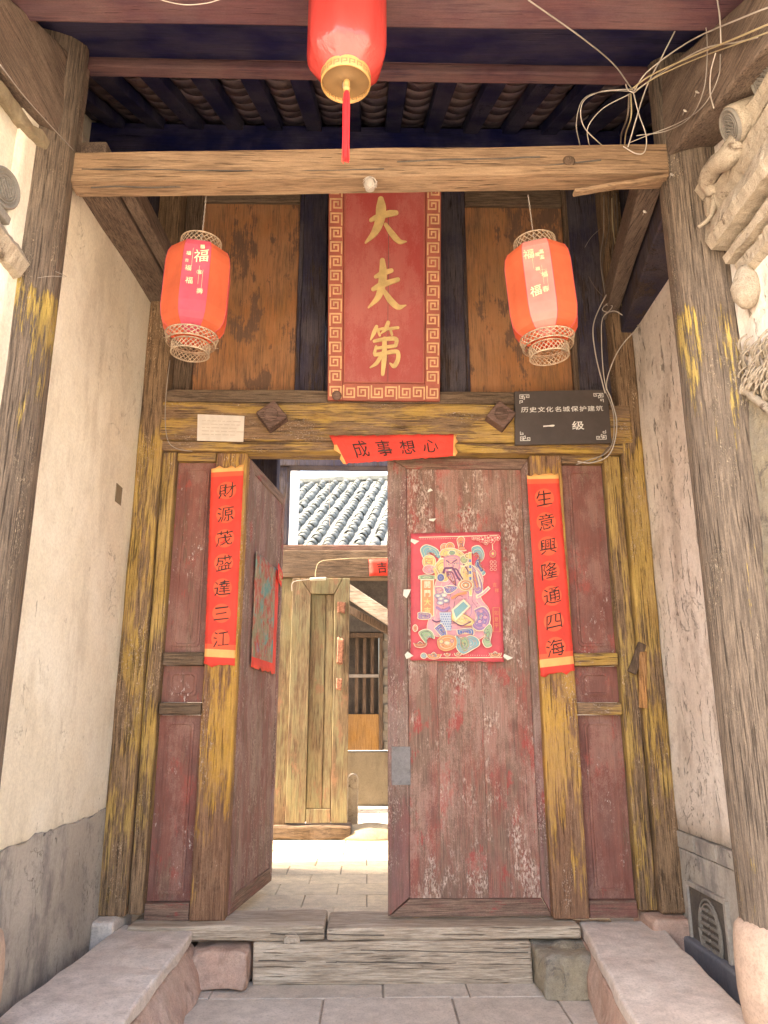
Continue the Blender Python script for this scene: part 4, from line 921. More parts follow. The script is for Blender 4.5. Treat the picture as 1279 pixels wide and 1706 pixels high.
for j in range(5):
    x = .1
    while x < .85:
        l = rnd.uniform(.05, .18); V = [(x, .22+j*.13), (x+l, .22+j*.13), (x+l, .255+j*.13), (x, .255+j*.13)]
        b.faces.new([b.verts.new(S.p(u, v, .0012)) for u, v in V]); x += l+.03
obj('worn_lines', b, M['faint'], t)

# ================================================================== RED PAPERS
def couplet(text, corners, label, seed, sz):
    Y = 4.366; cs = [aY(x, y, Y) for x, y in corners]; S = Sheet(*cs, wave=.003, seed=seed, curl=.004)
    t = thing('couplet_scroll', label, 'couplet', (cs[3]+cs[2])/2, 'vertical couplet scrolls on the jambs')
    def mi(u, v): return 1 if (v < .03 or .93 < v < .963) else (2 if (v < .055 or v > .905 and v < .93) else 0)
    obj('paper', S.bm(8, 80, mi, edge=.018), [M['redpaper'], M['goldprint'], M['redlight']], t)
    w_, h_ = S.size(); n = len(text)
    for i, ch in enumerate(text):
        v = .125+i*(.875-.125)/(n-1); du = .012*math.sin(i*2.1+seed)
        b = bmesh.new(); V, F = disc2d(28); S.decal(b, V, F, .5, v, .60, .60*w_/h_, .0022); obj('printed_roundel', b, M['redlight'], t)
        V, F = glyph(ch, .0); b = bmesh.new(); S.decal(b, brushy(V, .95, .88, .16, .06, seed+i*1.7), F, .5+du, v, .52*sz, .54*sz*w_/h_, .0032); obj('character', b, M['ink'], t)
couplet('財源茂盛達三江', [(352, 780), (406, 777), (391, 1110), (340, 1107)], 'red paper couplet of seven ink characters on the left yellow jamb', 1.3, 1.12)
couplet('生意興隆通四海', [(877, 791), (930, 790), (957, 1119), (900, 1126)], 'red paper couplet of seven ink characters on the right yellow jamb', 4.7, 1.12)
# horizontal scroll
cs = [aY(548, 726, 4.30), aY(761, 724, 4.30), aY(759, 760, 4.30), aY(572, 773, 4.29)]
S = Sheet(*cs, wave=.004, seed=9); t = thing('horizontal_scroll', 'red paper strip with four ink characters across the lintel centre', 'couplet', (cs[3]+cs[2])/2)
obj('paper', S.bm(40, 6, lambda u, v: 1 if u > .985 or u < .03 and v > .3 else 0, edge=.05), [M['redpaper'], M['goldprint']], t)
for i, ch in enumerate('成事想心'):
    V, F = glyph(ch, .004); b = bmesh.new(); S.decal(b, brushy(V, 1, .9, .05, .05, i*2.2), F, .20+i*.195, .52-i*.01, .135, .72, .0035); obj('character', b, M['ink'], t)

# ================================================================== POSTERS
def poster_print(S, sheet_mi):
    """a generic robed, bearded door guardian holding banner, scroll and staff; coordinates are the poster's own 0..660 x 0..910 grid"""
    b = bmesh.new(); names = ['p_red', 'p_cream', 'p_yel', 'p_blue', 'p_teal', 'p_green', 'p_pur', 'p_pink', 'p_skin', 'p_or', 'p_dk', 'p_lb']; I = {n[2:]: i for i, n in enumerate(names)}
    cnt = [0]
    def poly(pts, col, grow=0, off=None):
        cnt[0] += 1; o = .0024+cnt[0]*.000035
        if grow:
            cx = sum(p[0] for p in pts)/len(pts); cy = sum(p[1] for p in pts)/len(pts)
            pts = [(x+(x-cx)/max(1, math.hypot(x-cx, y-cy))*grow, y+(y-cy)/max(1, math.hypot(x-cx, y-cy))*grow) for x, y in pts]
        f = b.faces.new([b.verts.new(S.p(x/660, y/910, o)) for x, y in pts]); f.material_index = I[col]
    def sm(pts, k=5): q = spline([(x, y, 0) for x, y in pts+[pts[0]]], k); return [(p.x, p.y) for p in q[:-1]]
    prn = random.Random(21)
    def contour(p, k, w, col):
        cx = sum(q[0] for q in p)/len(p); cy = sum(q[1] for q in p)/len(p); q = [(cx+(x-cx)*k, cy+(y-cy)*k) for x, y in p]
        cnt[0] += 1; o = .0024+cnt[0]*.000035; V, F = path2d(q, w, True); vv = [b.verts.new(S.p(x/660, y/910, o)) for x, y in V]
        for f in F: b.faces.new([vv[i] for i in f]).material_index = I[col]
    def detail(p, col):
        sz = math.sqrt((max(x for x, y in p)-min(x for x, y in p))*(max(y for x, y in p)-min(y for x, y in p)))
        if sz < 26: return
        ks = (.8, .6, .4, .2) if sz > 120 else (.74, .4)
        for k in ks: contour(p, k, 2.6 if sz > 50 else 1.8, prn.choice([c_ for c_ in ('cream', 'yel', 'dk', 'pink', 'or', 'blue') if c_ != col]))
        if sz > 60:
            for _ in range(int(sz/9)):
                x, y = prn.choice(p); t = prn.uniform(.1, .85); cx = sum(q[0] for q in p)/len(p); cy = sum(q[1] for q in p)/len(p)
                x, y = cx+(x-cx)*t, cy+(y-cy)*t; r_ = prn.uniform(3, 6.5)
                contour([(x+r_*math.cos(a), y+r_*math.sin(a)) for a in [i*.785 for i in range(6)]], 1, 1.7, prn.choice([c_ for c_ in ('cream', 'pur', 'or', 'teal', 'dk') if c_ != col]))
    def blob(pts, col, outline='cream', g=9):
        p = sm(pts)
        if outline: poly(p, outline, g*.8)
        poly(p, col); contour(p, 1, 1.6, 'dk'); detail(p, col)
    def ell(x, y, rx, ry, col, outline='cream', g=7, n=20, a=0):
        p = [(x+rx*math.cos(t)*math.cos(a)-ry*math.sin(t)*math.sin(a), y+rx*math.cos(t)*math.sin(a)+ry*math.sin(t)*math.cos(a)) for t in [2*math.pi*i/n for i in range(n)]]
        if outline: poly(p, outline, g*.8)
        poly(p, col)
        if rx > 13: contour(p, 1, 1.4, 'dk'); detail(p, col)
    def line(pts, w, col, k=5):
        L, Rr = stroke([(x, y, w) for x, y in pts], k)
        cnt[0] += 1; o = .0024+cnt[0]*.000035; vl = [b.verts.new(S.p(x/660, y/910, o)) for x, y in L]; vr = [b.verts.new(S.p(x/660, y/910, o)) for x, y in Rr]
        for i in range(len(L)-1): f = b.faces.new((vl[i], vl[i+1], vr[i+1], vr[i])); f.material_index = I[col]
    # borders
    line([(60, 30), (350, 28), (640, 25)], 3, 'cream', 2); line([(200, 890), (650, 880)], 3, 'cream', 2)
    for i in range(26):
        ell(70+i*13, 42, 2.5, 2.5, 'cream', None, n=6); ell(200+i*16, 868, 2.5, 2.5, 'cream', None, n=6)
    # ribbons and banners either side of the head
    blob([(90, 175), (75, 120), (110, 90), (160, 105), (195, 130), (215, 175), (195, 185), (165, 150), (130, 145), (115, 180)], 'teal')
    blob([(450, 160), (450, 115), (500, 105), (530, 150), (525, 195), (495, 225), (515, 270), (540, 290), (520, 310), (480, 270), (470, 230), (500, 180), (480, 150)], 'teal')
    blob([(475, 250), (470, 215), (490, 200), (500, 245), (520, 275), (505, 285)], 'blue', None)
    # robe mass
    blob([(200, 300), (330, 210), (470, 260), (520, 340), (500, 470), (560, 560), (550, 690), (470, 760), (330, 740), (190, 740), (120, 690), (150, 560), (170, 420)], 'pink', 'cream', 8)
    blob([(205, 300), (180, 240), (240, 200), (270, 330), (230, 350)], 'yel'); blob([(380, 210), (440, 240), (500, 330), (515, 420), (470, 440), (430, 330)], 'pur')
    blob([(395, 200), (430, 260), (440, 350), (400, 400), (360, 300)], 'yel'); line([(370, 215), (420, 300), (425, 420)], 5, 'dk'); line([(455, 290), (480, 400)], 5, 'or'); line([(475, 280), (500, 400)], 4, 'cream')
    # hat
    ell(245, 110, 26, 26, 'or'); ell(285, 105, 28, 28, 'or'); blob([(210, 165), (230, 130), (300, 120), (370, 150), (400, 190), (330, 180), (260, 175)], 'yel')
    ell(300, 150, 22, 16, 'green'); blob([(350, 100), (340, 55), (370, 35), (390, 60), (380, 100), (400, 130), (350, 130)], 'or'); ell(385, 200, 26, 26, 'green'); ell(410, 175, 16, 16, 'yel')
    line([(200, 205), (225, 190), (250, 200)], 5, 'cream'); line([(345, 240), (380, 250), (410, 235)], 5, 'cream')
    # face, moustache, beard
    blob([(240, 185), (300, 170), (350, 185), (352, 250), (330, 300), (280, 310), (245, 270)], 'skin', 'pink', 5)
    line([(255, 205), (280, 222)], 4, 'dk'); line([(300, 222), (335, 200)], 4, 'dk'); ell(275, 232, 7, 4, 'dk', 'cream', 3); ell(315, 230, 8, 4, 'dk', 'cream', 3)
    blob([(285, 232), (297, 232), (302, 258), (280, 260)], 'pink', None); line([(238, 300), (245, 265), (280, 262), (305, 265), (340, 330), (380, 375)], 7, 'dk')
    line([(300, 270), (330, 270), (355, 310), (380, 350)], 5, 'dk'); ell(283, 275, 12, 7, 'cream', None)
    blob([(258, 285), (300, 290), (320, 340), (325, 390), (285, 350), (262, 320)], 'dk', 'skin', 4); line([(278, 295), (300, 350)], 3, 'pink'); line([(290, 295), (312, 350)], 3, 'pink')
    # flag disc with the sun sign, scroll with four characters
    ell(132, 215, 45, 48, 'yel'); ell(132, 270, 42, 30, 'pink'); line([(105, 190), (155, 190), (155, 230), (105, 230), (105, 190)], 3.5, 'or', 1); line([(105, 210), (155, 210)], 3, 'or', 1)
    line([(165, 260), (180, 300), (175, 340)], 8, 'yel')
    blob([(60, 330), (70, 315), (160, 315), (170, 330), (160, 340), (70, 340)], 'green')
    poly([(72, 345), (165, 345), (165, 600), (72, 600)], 'cream', 6); poly([(78, 348), (160, 348), (160, 600), (78, 600)], 'or')
    for i, ch in enumerate('開門大吉'):
        V, F = glyph(ch, .02); cnt[0] += 1
        put2d(b, V, F, lambda x, y: S.p((119+x*50)/660, (380+i*62-y*52)/910, .0024+cnt[0]*.000035), I['cream' if i < 2 else 'yel'])
    blob([(55, 600), (60, 580), (130, 585), (140, 600), (130, 620), (60, 622)], 'pur')
    # right sword and staff
    poly([(418, 150), (440, 150), (440, 460), (418, 460)], 'cream', 3); poly([(421, 155), (437, 155), (437, 455), (421, 455)], 'yel')
    for i in range(4): poly([(421, 200+i*42), (437, 200+i*42), (437, 222+i*42), (421, 222+i*42)], 'blue')
    line([(470, 470), (520, 440), (565, 400)], 12, 'cream'); line([(478, 466), (520, 442), (560, 405)], 6, 'pink')
    # body ornaments
    ell(215, 330, 24, 26, 'blue'); ell(395, 385, 55, 40, 'cream', 'yel', 5); 
    for r_ in (46, 34, 22, 10): ell(395, 385, r_, r_*.75, 'or' if r_ in (46, 22) else 'cream', None)
    blob([(235, 400), (275, 390), (330, 400), (300, 430), (260, 440)], 'blue'); blob([(170, 400), (225, 400), (235, 440), (180, 450)], 'pink')
    for (x, y) in ((215, 480), (235, 455), (195, 460), (250, 495), (210, 510)): ell(x, y, 24, 15, 'lb', 'pur', 3); ell(x, y, 12, 7, 'cream', 'blue', 2)
    line([(180, 540), (230, 565), (280, 540)], 9, 'pur'); line([(185, 525), (235, 545), (290, 520)], 4, 'pink'); line([(290, 480), (340, 450), (400, 440)], 8, 'or'); line([(300, 500), (350, 480), (410, 470)], 5, 'pink')
    poly([(205, 580), (285, 580), (285, 700), (215, 700)], 'lb', 4)
    for i in range(5):
        for j in range(7): ell(215+i*16+(j % 2)*7, 590+j*17, 5, 5, 'blue', None, n=6)
    blob([(300, 560), (400, 600), (450, 640), (420, 670), (330, 660), (290, 620)], 'yel', 'or', 4)
    poly([(295, 560), (375, 490), (420, 535), (320, 630)], 'cream', 8); poly([(303, 562), (376, 500), (410, 534), (322, 618)], 'teal')
    line([(300, 640), (360, 668), (430, 640)], 4, 'dk'); line([(150, 630), (180, 645), (215, 635)], 4, 'dk')
    blob([(455, 560), (520, 540), (560, 590), (550, 660), (490, 700), (440, 670), (470, 620)], 'pur')
    for x, y in ((500, 570), (530, 610), (490, 640), (520, 665)): ell(x, y, 12, 10, 'p' 'ink', None)
    blob([(170, 690), (215, 660), (250, 720), (230, 750)], 'blue'); blob([(330, 700), (430, 690), (440, 730), (390, 720), (340, 730)], 'blue')
    blob([(80, 760), (60, 720), (110, 700), (150, 720), (160, 760), (120, 750), (110, 790)], 'green'); blob([(530, 740), (520, 700), (560, 660), (575, 700), (560, 760), (570, 800), (530, 810), (510, 770)], 'green')
    blob([(320, 740), (370, 760), (420, 740), (470, 760), (480, 800), (430, 830), (370, 860), (330, 830), (320, 780)], 'teal'); blob([(350, 760), (390, 750), (410, 800), (380, 840), (355, 810)], 'green', 'or', 4)
    blob([(190, 770), (240, 740), (310, 750), (315, 810), (250, 840), (200, 820)], 'or', 'yel', 6); ell(215, 780, 16, 16, 'yel', 'or', 3); ell(255, 790, 20, 14, 'cream', 'or', 4); ell(290, 775, 14, 14, 'pink', 'yel', 3)
    for x, y, s_ in ((65, 800, 45), (160, 875, 50), (595, 860, 42), (330, 865, 22), (255, 868, 18)):
        blob([(x-s_, y-8), (x-s_*.4, y-4), (x, y-s_*.35), (x+s_*.4, y-4), (x+s_, y-8), (x+s_*.6, y+s_*.4), (x-s_*.6, y+s_*.4)], 'or', 'cream', 6)
    ell(90, 880, 18, 16, 'teal'); ell(30, 690, 14, 20, 'or')
    # top right blossoms and pendants, faint right seals
    for x, y, r_ in ((520, 60, 26), (560, 50, 22), (590, 65, 26), (630, 50, 20), (455, 50, 14), (485, 55, 14), (545, 85, 16)):
        for q in range(5): ell(x+r_*.6*math.cos(q*1.257), y+r_*.6*math.sin(q*1.257), r_*.42, r_*.42, 'red', 'cream', 2.2, 10)
        ell(x, y, r_*.25, r_*.25, 'cream', None, n=8)
    line([(590, 95), (592, 140)], 2.5, 'cream'); ell(592, 165, 20, 24, 'red', 'yel', 4); ell(592, 165, 8, 10, 'yel', None)
    for i in range(3):
        for j in range(2): ell(580+j*26, 225+i*26, 9, 9, 'red', 'cream', 2.4, 8)
    for ch, x, y, s_ in (('吉', 600, 385, 30), ('祥', 615, 425, 30), ('如', 608, 580, 34), ('意', 608, 625, 34), ('平', 608, 668, 34)):
        V, F = glyph(ch, .0); cnt[0] += 1; put2d(b, V, F, lambda X, Y_: S.p((x+X*s_)/660, (y-Y_*s_)/910, .0024+cnt[0]*.000035), I['or'])
    line([(585, 545), (632, 545), (632, 710), (585, 710), (585, 545)], 2.5, 'or', 1)
    return b, [M[n] for n in names]
cs = [aY(684, 889, 4.412), aY(834, 886, 4.412), aY(839, 1103, 4.412), aY(684, 1100, 4.412)]
cs[0].x += .0
S = Sheet(*cs, wave=0., seed=2, curl=0.); t = thing('door_guardian_poster', 'bright red poster of a bearded robed guardian on the closed door leaf', 'poster', (cs[2]+cs[3])/2)
obj('paper', S.bm(20, 28, edge=.012), M['p_red'], t); b, ms = poster_print(S, 0); obj('printed_figure', b, ms, t)
# scraps of tape
b = bmesh.new(); 
for (x, y, w1, h1, a_) in ((677, 988, 12, 16, .2), (716, 817, 5, 9, 1.0), (720, 866, 12, 5, 0.), (690, 902, 14, 8, .4), (845, 1095, 16, 8, .5), (680, 1092, 12, 12, .8)):
    pts = [(x+(u*w1*math.cos(a_)-v*h1*math.sin(a_))*.6, y+(u*w1*math.sin(a_)+v*h1*math.cos(a_))*.6) for u, v in ((-.8, -.5), (.9, -.8), (.3, .9), (-.7, .5))]
    o = obj('paper_scrap', hexa([aY(*pts[3], 4.405), aY(*pts[2], 4.405), aY(*pts[2], 4.4065), aY(*pts[3], 4.4065), aY(*pts[0], 4.405), aY(*pts[1], 4.405), aY(*pts[1], 4.4065), aY(*pts[0], 4.4065)], 0, 0), M['cream']); o.parent = rl; o.location = o.location-rl.location
# torn poster on the open leaf
ca, sa = math.cos(ANG), math.sin(ANG)
def leaf_u(px, py=1000):
    d = ray(px, py); r_ = d.x/d.y; return (r_*4.46-HXL)/(ca-r_*sa)
u0, u1 = leaf_u(421), leaf_u(461); print('leafu', u0, u1, 'leaf end px?', leaf_u(456, 1150))
LO = Vector((sa, -ca, 0))
def LP(u, z): return Vector((HXL+u*ca, 4.46+u*sa, z))+LO*.004
y_at = lambda u: 4.46+u*sa
zA, zB_ = aY(430, 918, y_at(u0)).z, aY(425, 1112, y_at(u0)).z
S = Sheet(LP(u0, zA), LP(u1, zA-.03), LP(u1, zB_-.01), LP(u0, zB_), out=LO, wave=.003, seed=6)
t = thing('torn_poster', 'faded torn poster scraped thin on the open left door leaf', 'poster', LP((u0+u1)/2, zB_))
g_ = G('scraped_faded_poster'); n1 = g_.noise(9, 6, .75, 3); n2 = g_.noise((40, 40, 14), 5, .8, 8); n3 = g_.noise(5, 4, .6, 15)
c_ = g_.mix(g_.ss(n1, .42, .55), (.42, .09, .07), (.25, .24, .15)); c_ = g_.mix(g_.ss(n3, .52, .60), c_, (.13, .30, .27)); c_ = g_.mix(g_.ss(n3, .30, .38, 1, 0), c_, (.16, .13, .30)); c_ = g_.mix(g_.ss(n2, .5, .58, 0, .75), c_, (.42, .30, .23))
M['torn'] = g_.fin(c_, n2, .85, .002)
obj('paper', S.bm(14, 22, lambda u, v: 1 if (u > .88 or v > .93) else 0, edge=.035), [M['torn'], M['redpaper']], t)
r0 = LP(u1-.06, zA-.03)+LO*.01
S2 = Sheet(r0+Vector((-.0, 0, .05)), r0+Vector((ca*.13, .13, .0)), r0+Vector((ca*.10, .10, -.10)), r0+Vector((-.0, -.03, -.07)), out=LO, wave=.006, seed=3)
t = thing('red_paper_flag', 'small loose red paper with gold scribble hanging from the open leaf', 'paper', r0); obj('paper', S2.bm(5, 5, edge=.05), M['redpaper'], t)
b = bmesh.new(); V, F = glyph('福', 0); S2.decal(b, brushy(V, 1, 1, .2, .1, 2), F, .5, .5, .6, .6, .004); obj('gold_scribble', b, M['gold'], t)

# ================================================================== LANTERNS
def ringlattice(bm, r0, r1, z0, z1, n=26, w=.0022):
    for r_, z in ((r0, z0), (r1, z1)):
        S_ = [(r_*math.cos(a), r_*math.sin(a), z) for a in [2*math.pi*i/36 for i in range(37)]]; tube(S_, w*1.5, 6, 0, bm)
    for i in range(n):
        for d_ in (-1, 1):
            a = 2*math.pi*i/n; P = []
            for k in range(4):
                t = k/3; aa = a+d_*t*2*math.pi/n*2; r_ = r0+(r1-r0)*t; P.append((r_*math.cos(aa), r_*math.sin(aa), z0+(z1-z0)*t))
            tube(P, w, 4, 0, bm)
RL = .17
HPROF = [(.50, -.265), (.62, -.25), (.86, -.215), (.955, -.185), (1.0, -.13), (1.0, 0), (1.0, .12), (.96, .17), (.88, .20), (.66, .225), (.50, .235)]
def oct_body(pr, fm, panel=None):
    b = bmesh.new(); n = 8; sub = 4; rings = []
    for r_, z in pr:
        row = []
        for i in range(n):
            a0, a1 = 2*math.pi*(i-.5)/n, 2*math.pi*(i+.5)/n
            p0 = Vector((math.cos(a0), math.sin(a0), 0)); p1 = Vector((math.cos(a1), math.sin(a1), 0))
            for j in range(sub):
                t = j/sub; p = p0.lerp(p1, t); bulge = 1+.008*math.sin(math.pi*t); p = p*(r_*RL*bulge); row.append(b.verts.new((p.x, p.y, z)))
        rings.append(row)
    N = n*sub
    for A, B in zip(rings, rings[1:]):
        for j in range(N):
            f = b.faces.new((A[j], A[(j+1) % N], B[(j+1) % N], B[j])); f.material_index = fm(j//sub); f.smooth = False
    bmesh.ops.recalc_face_normals(b, faces=b.faces[:]); return b
def lantern(label, c, rotz, pm, chars, lean_, sc_=.88):
    t = thing('palace_lantern', label, 'lantern', c, 'red cloth lanterns hanging from the crossbeam', (lean_[0], lean_[1], 0))
    t.scale = (sc_,)*3
    body = obj('cloth_body', oct_body(HPROF, lambda k: 1 if k == 0 else 0), [M['lant'], pm], t, local=True)
    body.data.transform(Matrix.Rotation(rotz, 4, 'Z'))
    b = bmesh.new()
    for i in range(8):
        a = 2*math.pi*(i-.5)/8+rotz; tube([(r_*RL*1.005*math.cos(a), r_*RL*1.005*math.sin(a), z) for r_, z in HPROF], .0013, 4, 0, b)
    obj('seam', b, M['lant_mag'], t, local=True)
    b = bmesh.new(); ringlattice(b, RL*.63, RL*.60, .222, .278); obj('top_lattice', b, M['brass'], t, local=True)
    b = bmesh.new(); ringlattice(b, RL*.70, RL*.76, -.292, -.250); obj('lower_lattice', b, M['brass'], t, local=True)
    b = bmesh.new(); ringlattice(b, RL*.55, RL*.55, -.345, -.295); obj('bottom_lattice', b, M['brass'], t, local=True)
    b = bmesh.new()
    for i in range(4):
        a = i*math.pi/2+.4; tube([(RL*.58*math.cos(a), RL*.58*math.sin(a), .235), (0, 0, .26)], .002, 4, 0, b); tube([(RL*.8*math.cos(a), RL*.8*math.sin(a), -.285), (RL*.6*math.cos(a), RL*.6*math.sin(a), -.29)], .002, 4, 0, b)
    obj('wire_spider', b, M['brass'], t, local=True)
    # chain
    b = bmesh.new(); Lc = (zb-c[2])/sc_-.26; n = int(Lc/.014)
    for i in range(n):
        z = .262+i*.014; a = (i % 2)*math.pi/2; tube([(.003*math.cos(q)*math.cos(a), .003*math.cos(q)*math.sin(a), z+.008*math.sin(q)) for q in [2*math.pi*j/8 for j in range(9)]], .001, 4, 0, b)
    ch = obj('hanging_chain', b, M['cable_w'], t, local=True)
    # gold print on the panel facing the viewer
    nrm = Vector((math.cos(rotz), math.sin(rotz), 0)); ux = Vector((-math.sin(rotz), math.cos(rotz), 0)); rp_ = RL*math.cos(math.pi/8)
    b = bmesh.new()
    for ch_, u, z, s_, rise in chars:
        s_ *= 1.35
        V, F = glyph(ch_, .0 if s_ > .03 else .01); V = brushy(V, 1, 1, rise, .05, u*40)
        put2d(b, V, F, lambda x, y: ux*(u+x*s_)+nrm*(rp_*1.045)+Vector((0, 0, z+y*s_)))
    for k_, (u, z, L_) in enumerate(((.018, .0, .1), (-.02, .09, .1), (.036, -.03, .12))):
        put2d(b, [(-.0006, -L_/2), (.0006, -L_/2), (.0006, L_/2), (-.0006, L_/2)], [(0, 1, 2, 3)], lambda x, y: ux*(u+x)+nrm*(rp_*1.047)+Vector((0, 0, z+y)))
    V, F = path2d([(.014*math.cos(q), .011*math.sin(q)) for q in [2*math.pi*i/16 for i in range(16)]], .0012, True); put2d(b, V, F, lambda x, y: ux*(.02+x)+nrm*(rp_*1.048)+Vector((0, 0, .015+y)))
    obj('gold_print', b, M['lant_print'], t, local=True)
    return t
lc = aY(327, 485, 3.02)
kL = [('福', .02, .105, .055, .2), ('福', -.04, .11, .018, .1), ('福', .022, .155, .018, .1), ('吉', -.045, .07, .014, 0), ('福', -.035, .03, .024, 0), ('福', .02, .015, .014, 0), ('福', -.025, -.035, .028, 0), ('壽', .030, -.085, .024, 0)]
lantern('red cloth lantern with a magenta panel of gold characters, left under the crossbeam', lc, R(-80), M['lant_mag'], kL, (R(1.5), R(2.)))
lc2 = aY(901, 487, 3.02)
kR = [('福', -.035, .12, .04, 0), ('福', .004, .11, .016, 0), ('滿', .024, .12, .018, 0), ('溪', .024, .09, .018, 0), ('福', -.002, .035, .016, 0), ('福', .026, .0, .022, 0), ('福', -.024, -.075, .042, .15), ('春', .022, -.075, .024, 0)]
lantern('red cloth lantern with a faded pink panel of gold characters, right under the crossbeam', lc2, R(-106), M['lant_pink'], kR, (R(1.), R(-4.)), .92)
# big lantern at the eave
YL = 2.2
c = aY(576, 128, YL); rb_ = (aY(644, 60, YL).x-aY(509, 60, YL).x)/2
print('big', c, rb_)
bt = thing('large_lantern', 'large glossy red lantern with gold fret cap and tassel at the top centre', 'lantern', (c.x, YL, c.z))
pr = [(.60, .0), (.70, .015), (.90, .05), (.97, .075), (1.0, .115), (1.0, .25), (1.0, .36), (1., .48), (.93, .55), (.6, .62)]
RLs = RL; RL = rb_
b = oct_body([(r_, z) for r_, z in pr], lambda k: 0)
for f in b.faces: f.smooth = True
b.transform(Matrix.Rotation(R(12), 4, 'Z')); obj('plastic_body', b, M['lant_big'], bt, local=True)
RL = RLs; rc = rb_*.60
b = bmesh.new(); lathe([(rc, .012), (rc*1.01, .006), (rc*1.0, -.034), (rc*.96, -.036), (rc*.955, -.012)], (0, 0, 0), 48, b, caps=False); obj('gold_cap', b, M['goldcap'], bt, local=True)
b = bmesh.new(); lathe([(rc*.955, -.014), (rc*.3, -.014), (rc*.28, -.016), (.001, -.016)], (0, 0, 0), 40, b, caps=False); obj('cap_disc', b, M['capdisc'], bt, local=True)
b = bmesh.new(); nfr = 20
for i in range(nfr):
    P = [(-.42, -.35), (-.42, .35), (.2, .35), (.2, -.1), (-.12, -.1)]; 
    for (a1, b1), (a2, b2) in zip(P, P[1:]):
        for rr_, sg in ((rc*1.018, 1), (rc*.948, -1)):
            q = [(min(a1, a2)-.07, min(b1, b2)-.07), (max(a1, a2)+.07, min(b1, b2)-.07), (max(a1, a2)+.07, max(b1, b2)+.07), (min(a1, a2)-.07, max(b1, b2)+.07)]
            vv = [b.verts.new((rr_*math.cos((i+x)*2*math.pi/nfr), rr_*math.sin((i+x)*2*math.pi/nfr), -.018+z*.026)) for x, z in q]; b.faces.new(vv)
obj('fret_band', b, M['capdisc'], bt, local=True)
b = bmesh.new(); lathe([(.007, -.05), (.012, -.045), (.012, -.03), (.006, -.02), (.006, -.014)], (0, 0, 0), 14, b); obj('hook', b, M['cable'], bt, local=True)
tz = aY(579, 160, YL).z-c.z
ts = thing('tassel', 'long red tassel with gold bead hanging from the large lantern', 'tassel', (c.x+.004, YL-.02, c.z-.3))
zt0, zt1 = c.z-.045, aY(579, 268, YL-.02).z
obj('gold_bead', lathe([(.004, .012), (.011, .006), (.012, -.01), (.009, -.016), (.013, -.022), (.012, -.034), (.004, -.038)], (c.x+.004, YL-.02, zt0), 14), M['goldcap'], ts)
b = bmesh.new(); rnd = random.Random(2)
for i in range(60):
    a = rnd.uniform(0, 6.28); r_ = rnd.uniform(.002, .012); x, y = c.x+.004+r_*math.cos(a), YL-.02+r_*math.sin(a)
    tube([(c.x+.004+.5*r_*math.cos(a), YL-.02+.5*r_*math.sin(a), zt0-.034), (x, y, zt0-.07), (x+rnd.uniform(-.002, .002), y, (zt0+zt1)/2), (x+rnd.uniform(-.004, .004), y, zt1+rnd.uniform(-.005, .012))], .0013, 4, 2, b)
obj('threads', b, M['tassel'], ts)
b = bmesh.new(); tube([(c.x+.004, YL-.02, zt0+.01), (c.x+.002, YL-.01, c.z-.02)], .0015, 4, 0, b); obj('loop', b, M['tassel'], ts)

# ================================================================== CABLES
GR = 'loose cables bundled at the right of the crossbeam'
def cpt(x, y, Y):
    q = aY(x, y, Y)
    return aX(x, y, 1.335-.004*((x*7+y*3) % 5)) if (x > 1060 and y < 260 and q.x > 1.335) else q
def cable(name, lab, pts, r, m, grp=GR): o = obj(name, tube([cpt(x, y, Y) for x, y, Y in pts], r*.64, 6, 8), M[m]); return tag(o, lab, 'cable', grp)
yb = YB-.02
cable('cable', 'grey cable descending from the eave purlin to the knotted bundle', [(880, 0, 2.2), (965, 60, 2.4), (1020, 105, 2.6), (1048, 142, 2.75), (1056, 152, 2.78)], .0045, 'cable')
cable('cable', 'white cable running from the bundle to the upper right corner', [(1056, 152, 2.78), (1080, 118, 2.7), (1150, 68, 2.5), (1240, 28, 2.3), (1300, 5, 2.2)], .005, 'cable_w')
cable('cable', 'thick yellowed cable running right from the bundle', [(1050, 150, 2.78), (1085, 125, 2.7), (1150, 95, 2.5), (1220, 66, 2.4), (1300, 32, 2.3)], .006, 'cable_y')
cable('cable', 'second yellowed cable just below the thick one', [(1054, 156, 2.79), (1090, 130, 2.71), (1155, 100, 2.51), (1225, 74, 2.41), (1300, 46, 2.31)], .0045, 'cable_y')
cable('cable', 'pale cable ending in a frayed tip on the right pier', [(1060, 150, 2.76), (1100, 122, 2.7), (1170, 82, 2.5), (1230, 70, 2.42), (1262, 62, 2.4)], .0045, 'cable_w')
cable('cable', 'outermost grey loop left of the cable bundle', [(1056, 152, 2.78), (1010, 152, 2.8), (972, 165, 2.8), (960, 205, 2.85), (966, 242, 2.95)], .0035, 'cable')
cable('cable', 'middle pale loop left of the cable bundle', [(1054, 148, 2.78), (1000, 153, 2.8), (970, 172, 2.8), (972, 210, 2.85), (1004, 244, 2.95)], .0035, 'cable_w')
cable('cable', 'innermost pale loop left of the cable bundle', [(1050, 156, 2.78), (1005, 180, 2.8), (980, 210, 2.82), (980, 235, 2.9), (984, 246, 2.95)], .0035, 'cable_w')
cable('cable', 'straight white cable slanting down to the crossbeam', [(1134, -10, 2.5), (1133, 30, 2.55), (1105, 90, 2.65), (1075, 150, 2.8), (1046, 245, 2.87)], .005, 'cable_w')
cable('cable', 'twisting grey cable looping over the front of the crossbeam', [(1054, 150, 2.78), (1064, 190, 2.82), (1076, 225, 2.85), (1074, 252, 2.86), (1060, 256, 2.86), (1038, 244, 2.87)], .004, 'cable_w')
cable('cable', 'brown cable dropping behind the crossbeam from the bundle', [(1048, 156, 2.80), (1045, 195, 2.85), (1035, 225, 3.0), (1034, 262, 3.1), (1034, 300, 3.15)], .007, 'cable_d')
